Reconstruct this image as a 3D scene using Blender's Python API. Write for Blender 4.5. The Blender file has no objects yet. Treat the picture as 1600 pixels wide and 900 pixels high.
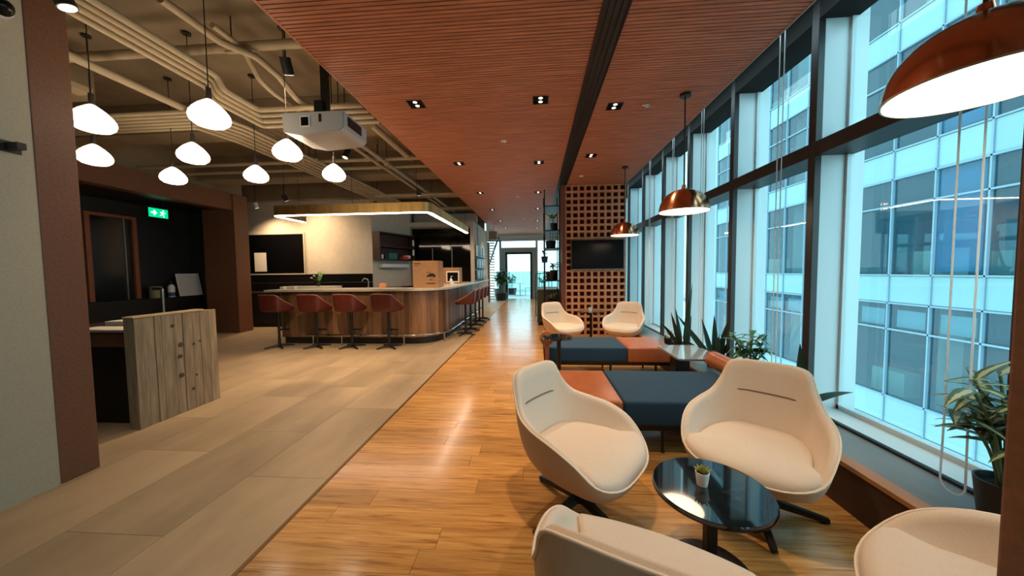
import bpy, bmesh, math, random
from mathutils import Vector, Matrix
rnd = random.Random(7)
S = bpy.context.scene
COL = S.collection
PI = math.pi

# ------------------------------------------------------------------ camera, world, exposure
def lin(c):
    return tuple((v / 255 / 12.92) if v <= 10.3 else ((v / 255 + 0.055) / 1.055) ** 2.4 for v in c)

cam = bpy.data.cameras.new('camera')
cam.sensor_width = 36.0
cam.lens = 36.0 * 525.0 / 1600.0
cam.clip_start = 0.02
cam.clip_end = 300
camo = bpy.data.objects.new('camera', cam)
COL.objects.link(camo)
yaw, pitch, roll = math.radians(-4.147), math.radians(-2.907), math.radians(-0.665)
fw = Vector((math.sin(yaw) * math.cos(pitch), math.cos(yaw) * math.cos(pitch), math.sin(pitch)))
rt = Vector((math.cos(yaw), -math.sin(yaw), 0))
up = rt.cross(fw)
R2 = rt * math.cos(roll) + up * math.sin(roll)
U2 = up * math.cos(roll) - rt * math.sin(roll)
camo.matrix_world = Matrix(((R2.x, U2.x, -fw.x, 0), (R2.y, U2.y, -fw.y, 0), (R2.z, U2.z, -fw.z, 1.45), (0, 0, 0, 1)))
S.camera = camo

w = bpy.data.worlds.new('overcast sky')
S.world = w
w.use_nodes = True
bg = w.node_tree.nodes['Background']
bg.inputs['Color'].default_value = (0.60, 0.90, 1.0, 1)
bg.inputs['Strength'].default_value = 2.7

S.view_settings.view_transform = 'Standard'
S.view_settings.look = 'None'
S.view_settings.gamma = 1.0
S.view_settings.use_curve_mapping = False
S.view_settings.exposure = 0.34
WARM = (1.0, 0.68, 0.40)
WARM2 = (1.0, 0.74, 0.48)
SPOT_W = 64.0       # twin downlights of the slatted ceiling
TRACK_W = 300.0     # spotlights among the pipes
GLOBE = 10.0        # white glass pendants
COPPER = 9.0       # copper pendants
RING = 20.0          # bar light

# ------------------------------------------------------------------ materials
MATS = {}
def nodes_of(name):
    m = bpy.data.materials.new(name)
    m.use_nodes = True
    return m, m.node_tree.nodes, m.node_tree.links, m.node_tree.nodes['Principled BSDF']

def mat(name, col, rough=0.5, metal=0.0, noise=None, bump=0.0, bscale=200.0, spec=0.5, coat=0.0, var=0.0, stretch=(1, 1, 1), col2=None, emit=0.0, detail=4.0):
    """plain or two-tone procedural surface; noise = (scale, amount)"""
    if name in MATS:
        return MATS[name]
    m, n, l, b = nodes_of(name)
    c = lin(col)
    b.inputs['Base Color'].default_value = (*c, 1)
    b.inputs['Roughness'].default_value = rough
    b.inputs['Metallic'].default_value = metal
    b.inputs['Specular IOR Level'].default_value = spec
    b.inputs['Coat Weight'].default_value = coat
    b.inputs['Coat Roughness'].default_value = 0.08
    if emit:
        b.inputs['Emission Color'].default_value = (*c, 1)
        b.inputs['Emission Strength'].default_value = emit
    tc = mp = None
    if noise or bump:
        tc = n.new('ShaderNodeTexCoord')
        mp = n.new('ShaderNodeMapping')
        mp.inputs['Scale'].default_value = stretch
        if var:
            oi = n.new('ShaderNodeObjectInfo')
            mul = n.new('ShaderNodeVectorMath'); mul.operation = 'MULTIPLY'
            cx = n.new('ShaderNodeCombineXYZ')
            for k in range(3):
                l.new(oi.outputs['Random'], cx.inputs[k])
            l.new(cx.outputs[0], mul.inputs[0]); mul.inputs[1].default_value = (37, 53, 71)
            add = n.new('ShaderNodeVectorMath'); add.operation = 'ADD'
            l.new(tc.outputs['Object'], add.inputs[0]); l.new(mul.outputs[0], add.inputs[1])
            l.new(add.outputs[0], mp.inputs['Vector'])
        else:
            l.new(tc.outputs['Object'], mp.inputs['Vector'])
    last = None
    if noise:
        t = n.new('ShaderNodeTexNoise')
        t.inputs['Scale'].default_value = noise[0]
        t.inputs['Detail'].default_value = detail
        t.inputs['Roughness'].default_value = 0.6
        l.new(mp.outputs[0], t.inputs['Vector'])
        r = n.new('ShaderNodeValToRGB')
        a = noise[1]
        cc2 = lin(col2) if col2 else tuple(v * (1 - a) for v in c)
        r.color_ramp.elements[0].position = 0.35
        r.color_ramp.elements[1].position = 0.65
        r.color_ramp.elements[0].color = (*cc2, 1)
        r.color_ramp.elements[1].color = (*(c if col2 else tuple(min(1, v * (1 + a * 0.5)) for v in c)), 1)
        l.new(t.outputs['Fac'], r.inputs['Fac'])
        last = r.outputs['Color']
    if var:
        oi2 = n.new('ShaderNodeObjectInfo')
        mr = n.new('ShaderNodeMapRange')
        mr.inputs['To Min'].default_value = 1 - var
        mr.inputs['To Max'].default_value = 1 + var
        l.new(oi2.outputs['Random'], mr.inputs['Value'])
        mx = n.new('ShaderNodeMix'); mx.data_type = 'RGBA'; mx.blend_type = 'MULTIPLY'
        mx.inputs['Factor'].default_value = 1.0
        if last:
            l.new(last, mx.inputs['A'])
        else:
            mx.inputs['A'].default_value = (*c, 1)
        l.new(mr.outputs[0], mx.inputs['B'])
        last = mx.outputs['Result']
    if last:
        l.new(last, b.inputs['Base Color'])
    if bump:
        t2 = n.new('ShaderNodeTexNoise')
        t2.inputs['Scale'].default_value = bscale
        t2.inputs['Detail'].default_value = 3
        l.new(mp.outputs[0], t2.inputs['Vector'])
        bp = n.new('ShaderNodeBump')
        bp.inputs['Strength'].default_value = bump
        bp.inputs['Distance'].default_value = 0.004
        l.new(t2.outputs['Fac'], bp.inputs['Height'])
        l.new(bp.outputs[0], b.inputs['Normal'])
    MATS[name] = m
    return m

def emis(name, col, strength):
    if name in MATS:
        return MATS[name]
    m = bpy.data.materials.new(name); m.use_nodes = True
    n, l = m.node_tree.nodes, m.node_tree.links
    n.clear()
    e = n.new('ShaderNodeEmission'); o = n.new('ShaderNodeOutputMaterial')
    e.inputs['Color'].default_value = (*col, 1); e.inputs['Strength'].default_value = strength
    l.new(e.outputs[0], o.inputs[0])
    MATS[name] = m
    return m

def glass(name, tint, refl=1.0, rough=0.0, diffuse=None, dfac=0.0):
    m = bpy.data.materials.new(name); m.use_nodes = True
    n, l = m.node_tree.nodes, m.node_tree.links
    n.clear()
    o = n.new('ShaderNodeOutputMaterial')
    tr = n.new('ShaderNodeBsdfTransparent'); tr.inputs['Color'].default_value = (*tint, 1)
    gl = n.new('ShaderNodeBsdfGlossy'); gl.inputs['Roughness'].default_value = rough
    gl.inputs['Color'].default_value = (refl, refl, refl, 1)
    fr = n.new('ShaderNodeFresnel'); fr.inputs['IOR'].default_value = 1.5
    mx = n.new('ShaderNodeMixShader')
    ge = n.new('ShaderNodeNewGeometry'); fm = n.new('ShaderNodeMath'); fm.operation = 'MULTIPLY_ADD'
    l.new(ge.outputs['Backfacing'], fm.inputs[0]); fm.inputs[1].default_value = -1; fm.inputs[2].default_value = 1
    fq = n.new('ShaderNodeMath'); fq.operation = 'MULTIPLY'
    l.new(fr.outputs[0], fq.inputs[0]); l.new(fm.outputs[0], fq.inputs[1])
    l.new(fq.outputs[0], mx.inputs['Fac']); l.new(gl.outputs[0], mx.inputs[2])
    if dfac:
        df = n.new('ShaderNodeBsdfDiffuse'); df.inputs['Color'].default_value = (*diffuse, 1)
        m2 = n.new('ShaderNodeMixShader'); m2.inputs['Fac'].default_value = dfac
        l.new(tr.outputs[0], m2.inputs[1]); l.new(df.outputs[0], m2.inputs[2])
        l.new(m2.outputs[0], mx.inputs[1])
    else:
        l.new(tr.outputs[0], mx.inputs[1])
    l.new(mx.outputs[0], o.inputs[0])
    MATS[name] = m
    return m

def wood_floor_mat():
    m, n, l, b = nodes_of('oak floor boards')
    tc = n.new('ShaderNodeTexCoord'); oi = n.new('ShaderNodeObjectInfo')
    cx = n.new('ShaderNodeCombineXYZ')
    for k in range(3):
        l.new(oi.outputs['Random'], cx.inputs[k])
    mul = n.new('ShaderNodeVectorMath'); mul.operation = 'MULTIPLY'; mul.inputs[1].default_value = (41, 67, 13)
    add = n.new('ShaderNodeVectorMath'); add.operation = 'ADD'
    l.new(cx.outputs[0], mul.inputs[0]); l.new(tc.outputs['Object'], add.inputs[0]); l.new(mul.outputs[0], add.inputs[1])
    mp = n.new('ShaderNodeMapping'); mp.inputs['Scale'].default_value = (1.6, 26, 8)
    l.new(add.outputs[0], mp.inputs['Vector'])
    t = n.new('ShaderNodeTexNoise'); t.inputs['Scale'].default_value = 1.6; t.inputs['Detail'].default_value = 7; t.inputs['Roughness'].default_value = 0.62
    t.inputs['Distortion'].default_value = 0.6
    l.new(mp.outputs[0], t.inputs['Vector'])
    r = n.new('ShaderNodeValToRGB')
    e = r.color_ramp.elements
    e[0].position = 0.30; e[0].color = (*lin((132, 86, 44)), 1)
    e[1].position = 0.66; e[1].color = (*lin((212, 166, 100)), 1)
    k = e.new(0.46); k.color = (*lin((190, 140, 78)), 1)
    l.new(t.outputs['Fac'], r.inputs['Fac'])
    mr = n.new('ShaderNodeMapRange'); mr.inputs['To Min'].default_value = 0.80; mr.inputs['To Max'].default_value = 1.12
    l.new(oi.outputs['Random'], mr.inputs['Value'])
    mx = n.new('ShaderNodeMix'); mx.data_type = 'RGBA'; mx.blend_type = 'MULTIPLY'; mx.inputs['Factor'].default_value = 1
    l.new(r.outputs['Color'], mx.inputs['A']); l.new(mr.outputs[0], mx.inputs['B'])
    l.new(mx.outputs['Result'], b.inputs['Base Color'])
    b.inputs['Roughness'].default_value = 0.24
    b.inputs['Coat Weight'].default_value = 0.25; b.inputs['Coat Roughness'].default_value = 0.12
    b.inputs['Specular IOR Level'].default_value = 0.5
    MATS['oak'] = m
    return m

def leaf_mat(name, mid, edge, thr=0.72):
    m, n, l, b = nodes_of(name)
    uv = n.new('ShaderNodeUVMap'); uv.uv_map = 'UVMap'
    sp = n.new('ShaderNodeSeparateXYZ'); l.new(uv.outputs[0], sp.inputs[0])
    ma = n.new('ShaderNodeMath'); ma.operation = 'ABSOLUTE'; l.new(sp.outputs[0], ma.inputs[0])
    tc = n.new('ShaderNodeTexCoord')
    t = n.new('ShaderNodeTexNoise'); t.inputs['Scale'].default_value = 40; l.new(tc.outputs['Object'], t.inputs['Vector'])
    a2 = n.new('ShaderNodeMath'); a2.operation = 'MULTIPLY_ADD'; a2.inputs[1].default_value = 0.5; 
    l.new(t.outputs['Fac'], a2.inputs[0]); l.new(ma.outputs[0], a2.inputs[2])
    r = n.new('ShaderNodeValToRGB')
    r.color_ramp.elements[0].position = thr + 0.12; r.color_ramp.elements[0].color = (*lin(mid), 1)
    r.color_ramp.elements[1].position = thr + 0.32; r.color_ramp.elements[1].color = (*lin(edge), 1)
    l.new(a2.outputs[0], r.inputs['Fac'])
    l.new(r.outputs['Color'], b.inputs['Base Color'])
    b.inputs['Roughness'].default_value = 0.4
    MATS[name] = m
    return m

OAK = wood_floor_mat()
STONE = mat('grey beige stone tile', (172, 152, 124), 0.42, noise=(1.2, 0.22), var=0.09, stretch=(1.6, 0.6, 1), bump=0.05, bscale=60)
GROUT = mat('dark joint', (70, 58, 46), 0.9)
CEILW = mat('reddish ceiling wood', (196, 126, 92), 0.55, noise=(3.0, 0.28), stretch=(0.7, 9, 1))
CEILB = mat('ceiling backing', (104, 60, 40), 0.7)
BLACK = mat('black metal', (16, 16, 17), 0.45)
DARK = mat('dark bronze metal', (38, 31, 28), 0.45)
SLOTM = mat('black slot metal', (24, 24, 26), 0.5)
FINM = mat('pale window reveal', (204, 214, 216), 0.35)
GLASS = glass('window glass', (0.86, 0.985, 1.0))
CONC = mat('painted concrete', (136, 120, 96), 0.85, noise=(2.2, 0.16), bump=0.15, bscale=25)
PIPEM = mat('painted pipe', (168, 151, 122), 0.5)
BROWN = mat('brown portal laminate', (118, 76, 52), 0.55, noise=(60, 0.18))
WHITEW = mat('off white plaster', (205, 196, 180), 0.85, noise=(6, 0.06), bump=0.1, bscale=90)
DARKW = mat('dark slate panelling', (34, 34, 34), 0.45, noise=(3, 0.2))
FABRIC = mat('cream woven upholstery', (216, 200, 184), 0.9, noise=(320, 0.10), bump=0.25, bscale=700)
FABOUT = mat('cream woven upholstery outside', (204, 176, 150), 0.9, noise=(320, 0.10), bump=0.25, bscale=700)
PIPING = mat('pale piping', (226, 212, 196), 0.7)
SEAMSHADE = mat('seam shadow line', (120, 100, 84), 0.9)
BLUE = mat('petrol blue upholstery', (20, 58, 84), 0.9, noise=(160, 0.25), bump=0.25, bscale=500)
LEATHER = mat('tan leather', (162, 94, 60), 0.26, noise=(8, 0.12), bump=0.12, bscale=220)
RUST = mat('rust leather', (92, 36, 27), 0.5, noise=(14, 0.22), bump=0.1, bscale=150)
MARBLE = mat('black marble', (16, 20, 24), 0.03, noise=None, coat=0.6)
COPPERM = mat('brushed copper', (226, 152, 112), 0.20, metal=1.0, noise=(3, 0.12), stretch=(1, 1, 0.2))
def sheer(name, col, fac):
    m = bpy.data.materials.new(name); m.use_nodes = True
    n, l = m.node_tree.nodes, m.node_tree.links
    n.clear()
    o = n.new('ShaderNodeOutputMaterial'); d = n.new('ShaderNodeBsdfDiffuse'); t = n.new('ShaderNodeBsdfTranslucent'); x = n.new('ShaderNodeMixShader')
    d.inputs['Color'].default_value = (*lin(col), 1); t.inputs['Color'].default_value = (*lin(col), 1); x.inputs['Fac'].default_value = fac
    l.new(d.outputs[0], x.inputs[1]); l.new(t.outputs[0], x.inputs[2]); l.new(x.outputs[0], o.inputs[0])
    return m
CORDM = sheer('white nylon cord', (244, 246, 246), 0.6)
def brushed(m):
    n = m.node_tree.nodes; b = n['Principled BSDF']
    tg = n.new('ShaderNodeTangent'); tg.direction_type = 'RADIAL'; tg.axis = 'Z'
    m.node_tree.links.new(tg.outputs[0], b.inputs['Tangent'])
    b.inputs['Anisotropic'].default_value = 0.8; b.inputs['Anisotropic Rotation'].default_value = 0.25
brushed(COPPERM)
SHADEIN = mat('white lamp lining', (240, 232, 220), 0.6)
BRASS = mat('brushed brass', (222, 184, 116), 0.42, metal=1.0, noise=(2.5, 0.25), stretch=(2.5, 1, 0.4))
CHROME = mat('polished steel', (190, 186, 180), 0.16, metal=1.0)
STEEL = mat('brushed steel', (150, 146, 140), 0.35, metal=1.0)
QUARTZ = mat('pale worktop', (206, 194, 174), 0.3, noise=(8, 0.06))
WALNUT = mat('bar wood plank', (136, 98, 68), 0.5, noise=(2.0, 0.35), stretch=(14, 14, 0.8), var=0.52, bump=0.05)
RECLAIM = mat('weathered plank', (156, 136, 110), 0.75, noise=(3.0, 0.30), stretch=(8, 8, 0.9), var=0.10, bump=0.3, bscale=30)
BRICK = mat('terracotta lattice block', (214, 152, 112), 0.8, noise=(30, 0.18), var=0.12)
BRICKIN = mat('dark red cavity', (96, 34, 28), 0.8)
TVM = mat('black screen', (8, 9, 11), 0.22, spec=0.25)
FRIDGEM = mat('black glossy door', (10, 10, 11), 0.05, spec=0.5)
WHITEP = mat('white plastic', (226, 224, 220), 0.4)
GREYP = mat('light grey plastic', (188, 186, 184), 0.45)
PAPER = mat('white paper', (228, 222, 210), 0.8)
CARD = mat('brown cardboard', (180, 134, 92), 0.85, noise=(12, 0.08))
INK = mat('black print', (36, 30, 28), 0.8)
REDINK = mat('red print', (176, 60, 48), 0.8)
POTB = mat('black planter', (24, 24, 26), 0.45)
SOIL = mat('potting soil', (52, 38, 28), 0.95, noise=(60, 0.4))
SNAKE = leaf_mat('snake plant leaf', (26, 54, 40), (150, 160, 84), 0.92)
GREENL = leaf_mat('green leaf', (54, 96, 50), (76, 120, 62), 0.5)
DKGREEN = leaf_mat('dark green leaf', (30, 66, 36), (46, 90, 44), 0.5)
VARIEG = leaf_mat('variegated leaf', (170, 182, 146), (64, 92, 60), 0.42)
LIME = leaf_mat('lime leaf', (116, 176, 46), (140, 196, 70), 0.5)
SUCC = leaf_mat('succulent leaf', (132, 142, 62), (180, 170, 90), 0.55)
STEMM = mat('plant stem', (92, 104, 62), 0.7)
SPAN = mat('cyan spandrel panel', (142, 172, 174), 0.3, var=0.05)
FGLASS = glass('office glass', (0.70, 0.84, 0.88), dfac=0.20, diffuse=(0.07, 0.18, 0.24))
FMULL = mat('pale blue mullion', (132, 156, 170), 0.4)
FDARK = mat('office interior', (70, 88, 96), 0.9)
CREAM = mat('cream cabinet', (206, 206, 178), 0.7)
BLIND = mat('white blind', (214, 226, 224), 0.8)
WBLDG = mat('pale render', (226, 236, 238), 0.9, noise=(0.4, 0.05))
WINDK = mat('far window', (96, 120, 128), 0.2)
TERR = mat('terrace paving', (196, 200, 200), 0.8)
GREEN_E = emis('exit sign green', (0.0, 0.55, 0.22), 1.2)
WHITE_E = emis('exit sign white', (0.75, 1.0, 0.85), 1.6)
GLOBE_E = emis('lit opal glass', (1.0, 0.80, 0.56), GLOBE)
COPPER_E = emis('lit lamp diffuser', (1.0, 0.82, 0.60), COPPER)
RING_E = emis('led strip', (1.0, 0.78, 0.60), RING)
SPOT_E = emis('lit reflector', (1.0, 0.85, 0.66), 2.0)

# marble veins
def marble_nodes():
    m = MARBLE; n = m.node_tree.nodes; l = m.node_tree.links; b = n['Principled BSDF']
    tc = n.new('ShaderNodeTexCoord')
    t = n.new('ShaderNodeTexNoise'); t.inputs['Scale'].default_value = 5; t.inputs['Detail'].default_value = 6; t.inputs['Distortion'].default_value = 1.6
    l.new(tc.outputs['Object'], t.inputs['Vector'])
    r = n.new('ShaderNodeValToRGB'); e = r.color_ramp.elements
    e[0].position = 0.492; e[0].color = (*lin((14, 17, 20)), 1)
    e[1].position = 0.508; e[1].color = (*lin((14, 17, 20)), 1)
    k = e.new(0.50); k.color = (*lin((54, 58, 62)), 1)
    l.new(t.outputs['Fac'], r.inputs['Fac']); l.new(r.outputs['Color'], b.inputs['Base Color'])
marble_nodes()

# ------------------------------------------------------------------ mesh helpers
class MB:
    def __init__(self):
        self.bm = bmesh.new()
        self.uv = None
    def box(self, x0, x1, y0, y1, z0, z1, bev=0.0, seg=2, rot=None):
        r = bmesh.ops.create_cube(self.bm, size=1.0)
        vs = r['verts']
        c = Vector(((x0 + x1) / 2, (y0 + y1) / 2, (z0 + z1) / 2))
        for v in vs:
            v.co = Vector((v.co.x * (x1 - x0), v.co.y * (y1 - y0), v.co.z * (z1 - z0)))
        if bev:
            es = list({e for v in vs for e in v.link_edges})
            b = bmesh.ops.bevel(self.bm, geom=es, offset=bev, segments=seg, affect='EDGES', profile=0.6)
            vs = list({v for f in b['faces'] for v in f.verts} | {v for v in vs if v.is_valid})
        for v in vs:
            if rot:
                v.co = rot @ v.co
            v.co += c
        return self
    def tube(self, pts, r, n=8, cap=True):
        pts = [Vector(p) for p in pts]
        rs = r if isinstance(r, (list, tuple)) else [r] * len(pts)
        rings = []
        prev = None
        for i, p in enumerate(pts):
            a = pts[max(i - 1, 0)]; b = pts[min(i + 1, len(pts) - 1)]
            d = (b - a)
            d = d.normalized() if d.length > 1e-9 else Vector((0, 0, 1))
            if prev is None:
                u = d.cross(Vector((0, 0, 1)))
                if u.length < 1e-3:
                    u = d.cross(Vector((1, 0, 0)))
            else:
                u = prev - d * prev.dot(d)
            u.normalize(); prev = u
            v = d.cross(u)
            rings.append([self.bm.verts.new(p + (u * math.cos(2 * PI * k / n) + v * math.sin(2 * PI * k / n)) * rs[i]) for k in range(n)])
        for i in range(len(rings) - 1):
            for k in range(n):
                self.bm.faces.new((rings[i][k], rings[i][(k + 1) % n], rings[i + 1][(k + 1) % n], rings[i + 1][k]))
        if cap:
            self.bm.faces.new(rings[0][::-1]); self.bm.faces.new(rings[-1])
        return self
    def lathe(self, prof, n=24, c=(0, 0, 0), close=True):
        rings = []
        for r, z in prof:
            if r < 1e-5:
                rings.append([self.bm.verts.new((c[0], c[1], c[2] + z))])
            else:
                rings.append([self.bm.verts.new((c[0] + r * math.cos(2 * PI * k / n), c[1] + r * math.sin(2 * PI * k / n), c[2] + z)) for k in range(n)])
        for a, b in zip(rings, rings[1:]):
            for k in range(n):
                k2 = (k + 1) % n
                if len(a) == 1 and len(b) == 1: continue
                if len(a) == 1: self.bm.faces.new((a[0], b[k2], b[k]))
                elif len(b) == 1: self.bm.faces.new((a[k], a[k2], b[0]))
                else: self.bm.faces.new((a[k], a[k2], b[k2], b[k]))
        if close:
            if len(rings[0]) > 1: self.bm.faces.new(rings[0][::-1])
            if len(rings[-1]) > 1: self.bm.faces.new(rings[-1])
        return self
    def cyl(self, x, y, z0, z1, r, n=16):
        return self.lathe([(r, z0), (r, z1)], n, (x, y, 0))
    def prism(self, poly, z0, z1, bev=0):
        a = [self.bm.verts.new((x, y, z0)) for x, y in poly]
        b = [self.bm.verts.new((x, y, z1)) for x, y in poly]
        n = len(poly)
        fs = [self.bm.faces.new(a[::-1]), self.bm.faces.new(b)]
        for i in range(n):
            fs.append(self.bm.faces.new((a[i], a[(i + 1) % n], b[(i + 1) % n], b[i])))
        if bev:
            es = list(fs[0].edges) + list(fs[1].edges)
            bmesh.ops.bevel(self.bm, geom=es, offset=bev, segments=2, affect='EDGES', profile=0.6)
        return self
    def poly3(self, pts):
        self.bm.faces.new([self.bm.verts.new(p) for p in pts])
        return self
    def leaf(self, base, direc, length, width, droop=0.3, twist=0.0, fold=0.15, seg=7, tip=1.0, shape=0.45, side0=None):
        if self.uv is None:
            self.uv = self.bm.loops.layers.uv.new('UVMap')
        d = Vector(direc).normalized()
        side = d.cross(Vector((0, 0, 1)))
        if side.length < 0.05: side = Vector((math.cos(twist), math.sin(twist), 0))
        if side0: side = Vector(side0) - d * d.dot(Vector(side0))
        side.normalize()
        p = Vector(base); rows = []
        for i in range(seg + 1):
            t = i / seg
            wv = width * 0.5 * (math.sin(PI * min(1, t ** shape * 0.96 + 0.04)) ** 0.8) if shape else width * 0.5
            if i == seg: wv = 0.0008
            nrm = side.cross(d).normalized()
            s2 = (side * math.cos(twist * t) + nrm * math.sin(twist * t))
            rows.append((p - s2 * wv + nrm * fold * wv, p.copy(), p + s2 * wv + nrm * fold * wv, t))
            d = (d + Vector((0, 0, -droop / seg))).normalized()
            p = p + d * (length / seg)
        vr = [[self.bm.verts.new(q) for q in r[:3]] for r in rows]
        for i in range(seg):
            for k in range(2):
                f = self.bm.faces.new((vr[i][k], vr[i][k + 1], vr[i + 1][k + 1], vr[i + 1][k]))
                us = [(-1 + k, i / seg), (k, i / seg), (k, (i + 1) / seg), (-1 + k, (i + 1) / seg)]
                for lp, u in zip(f.loops, us): lp[self.uv].uv = u
        return self
    def mesh(self, name, m, smooth=False, norm=True):
        if norm:
            bmesh.ops.recalc_face_normals(self.bm, faces=self.bm.faces[:])
        me = bpy.data.meshes.new(name)
        self.bm.to_mesh(me); self.bm.free()
        if m: me.materials.append(m)
        if smooth:
            me.polygons.foreach_set('use_smooth', [True] * len(me.polygons))
            if smooth != 'all':
                me.set_sharp_from_angle(angle=math.radians(40))
        return me
    def build(self, name, m, parent=None, loc=None, smooth=False):
        return link(name, self.mesh(name, m, smooth), parent, loc)

def link(name, me, parent=None, loc=None, rz=0.0):
    o = bpy.data.objects.new(name, me)
    COL.objects.link(o)
    if parent: o.parent = parent
    if loc: o.location = loc
    if rz: o.rotation_euler.z = rz
    return o

def thing(name, label, cat, loc=(0, 0, 0), rz=0.0, group=None):
    o = bpy.data.objects.new(name, None)
    o.empty_display_size = 0.1
    COL.objects.link(o)
    o.location = loc; o.rotation_euler = (0, 0, rz)
    return tag(o, label, cat, group)

def tag(o, label, cat, group=None):
    o['label'] = label; o['category'] = cat
    if group: o['group'] = group
    return o

def struct(o):
    o['kind'] = 'structure'; return o

def stuff(o):
    o['kind'] = 'stuff'; return o

def dup(root, loc, rz=None, label=None, group=None):
    r = root.copy(); COL.objects.link(r); r.location = loc
    if rz is not None: r.rotation_euler = (0, 0, rz)
    if label: r['label'] = label
    if group: r['group'] = group
    for ch in list(root.children):
        c = ch.copy(); COL.objects.link(c); c.parent = r
        for g in list(ch.children):
            d = g.copy(); COL.objects.link(d); d.parent = c
    return r

def spot(parent, loc, watts, size=75, blend=0.6, color=WARM, aim=None, radius=0.04):
    L = bpy.data.lights.new('lamp', 'SPOT')
    L.energy = watts; L.spot_size = math.radians(size); L.spot_blend = blend
    L.color = color; L.shadow_soft_size = radius
    o = bpy.data.objects.new('lamp', L); COL.objects.link(o)
    o.parent = parent; o.location = loc
    if aim:
        o.rotation_euler = Vector(aim).to_track_quat('-Z', 'Y').to_euler()
    return o

def fillet(pts, d=0.10, n=6):
    pts = [Vector(p) for p in pts]; out = [pts[0]]
    for a, b, c in zip(pts, pts[1:], pts[2:]):
        k = min(d, (b - a).length * 0.48, (c - b).length * 0.48)
        p, q = b + (a - b).normalized() * k, b + (c - b).normalized() * k
        out += [bez(p, b, q, i / n) for i in range(n + 1)]
    return out + [pts[-1]]

def chaikin(pts, it=2, q=0.25):
    pts = [Vector(p) for p in pts]
    for _ in range(it):
        out = [pts[0]]
        for a, b in zip(pts, pts[1:]):
            out += [a.lerp(b, q), a.lerp(b, 1 - q)]
        out.append(pts[-1]); pts = out
    return pts

ORD = ['nearest', 'second', 'third', 'fourth', 'fifth', 'sixth', 'seventh', 'eighth', 'ninth']
ZC = 3.30            # slatted ceiling
XE = -1.90           # its left edge
XR = 1.95            # its right edge
YE = 17.5            # end of the room

# ================================================================== SETTING
# ---- floor
fl = struct(MB().box(-9.2, 2.6, -2.6, YE + 0.1, -0.16, -0.012).build('floor', GROUT))
XB = -1.465
pw = 0.15
lens_ = [1.22, 1.08, 1.36]
pm = [MB().box(0.0012, L - 0.0012, 0.0008, pw - 0.0008, -0.013, 0.0).mesh('plank', OAK) for L in lens_]
far = MB(); nplank = 0
row = 0
y = -2.55
while y < YE:
    x = XB + 0.012 - rnd.random() * 1.0
    while x < 1.83:
        i = rnd.randrange(3); L = lens_[i]
        a, b2 = max(x, XB + 0.012), min(x + L, 1.84)
        if b2 - a > 0.05:
            if 0.75 < y < 6.6 and nplank < 296:
                if a == x and b2 == x + L:
                    link('plank', pm[i], fl, (x, y, 0))
                else:
                    MB().box(0.0012, b2 - a - 0.0012, 0.0008, pw - 0.0008, -0.013, 0.0).build('plank', OAK, fl, (a, y, 0))
                nplank += 1
            else:
                far.box(a + 0.001, b2 - 0.001, y + 0.0008, y + pw - 0.0008, -0.013, 0.0)
        x += L
    y += pw
stuff(far.build('plank', OAK, fl))
TL, TW = 1.2, 0.6
tm = MB().box(0.0015, TW - 0.0015, 0.0015, TL - 0.0015, -0.013, 0.0).mesh('tile', STONE)
c = 0
x = XB - 0.012
ftile = MB()
while x > -9.1:
    y = -2.6 + [0.0, 0.65, 0.3, 0.9][c % 4]
    while y < YE - 0.2:
        if y > -0.6:
            link('tile', tm, fl, (x - TW, y, 0))
        else:
            ftile.box(x - TW + 0.0015, x - 0.0015, y + 0.0015, y + TL - 0.0015, -0.013, 0)
        y += TL
    x -= TW; c += 1
stuff(ftile.build('tile', STONE, fl))
struct(MB().box(XB - 0.012, XB + 0.012, -2.5, YE, -0.013, 0.002).build('trim_1', mat('threshold strip', (120, 92, 60), 0.35, metal=0.8)))

# ---- slatted ceiling
def slats(x0, x1):
    b = MB(); y = -2.5
    verts = []; faces = []
    while y < YE + 0.4:
        n = len(verts)
        a, c2 = y, y + 0.029
        z0, z1 = ZC, ZC + 0.016
        verts += [(x0, a, z0), (x1, a, z0), (x1, c2, z0), (x0, c2, z0), (x0, a, z1), (x1, a, z1), (x1, c2, z1), (x0, c2, z1)]
        faces += [(n, n + 3, n + 2, n + 1), (n, n + 1, n + 5, n + 4), (n + 2, n + 3, n + 7, n + 6), (n + 1, n + 2, n + 6, n + 5), (n + 3, n, n + 4, n + 7)]
        y += 0.038
    me = bpy.data.meshes.new('slat'); me.from_pydata(verts, [], faces); me.materials.append(CEILW)
    return me
ce = struct(MB().box(XE, 0.474, -2.5, YE + 0.5, ZC + 0.014, ZC + 0.06).build('ceiling', CEILB))
ce2 = struct(MB().box(0.676, XR, -2.5, YE + 0.5, ZC + 0.014, ZC + 0.06).build('ceiling', CEILB))
struct(MB().box(0.44, 0.71, -2.5, YE + 0.5, ZC + 0.061, ZC + 0.10).build('ceiling_strip', BLACK))
stuff(link('slat', slats(XE + 0.02, 0.474), ce)); stuff(link('slat', slats(0.676, XR - 0.015), ce2))
MB().box(XE, XE + 0.02, -2.5, YE + 0.5, ZC - 0.002, ZC + 0.06).build('edge_trim', CEILW, ce)
MB().box(XR - 0.015, XR, -2.5, YE + 0.5, ZC - 0.006, ZC + 0.06).build('edge_trim', mat('pale edge', (150, 150, 146), 0.5), ce2)
# the black linear slot diffuser
sd = thing('slot_diffuser', 'long black linear air slot running down the wooden slat ceiling', 'air vent', (0.575, 0, ZC))
MB().box(-0.1, 0.1, -2.5, 14.5, 0.004, 0.013).build('backing', SLOTM, sd)
for k in range(5):
    MB().box(-0.1 + k * 0.0475, -0.09 + k * 0.0475, -2.5, 14.5, -0.010, 0.004).build('blade', SLOTM, sd)

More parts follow.
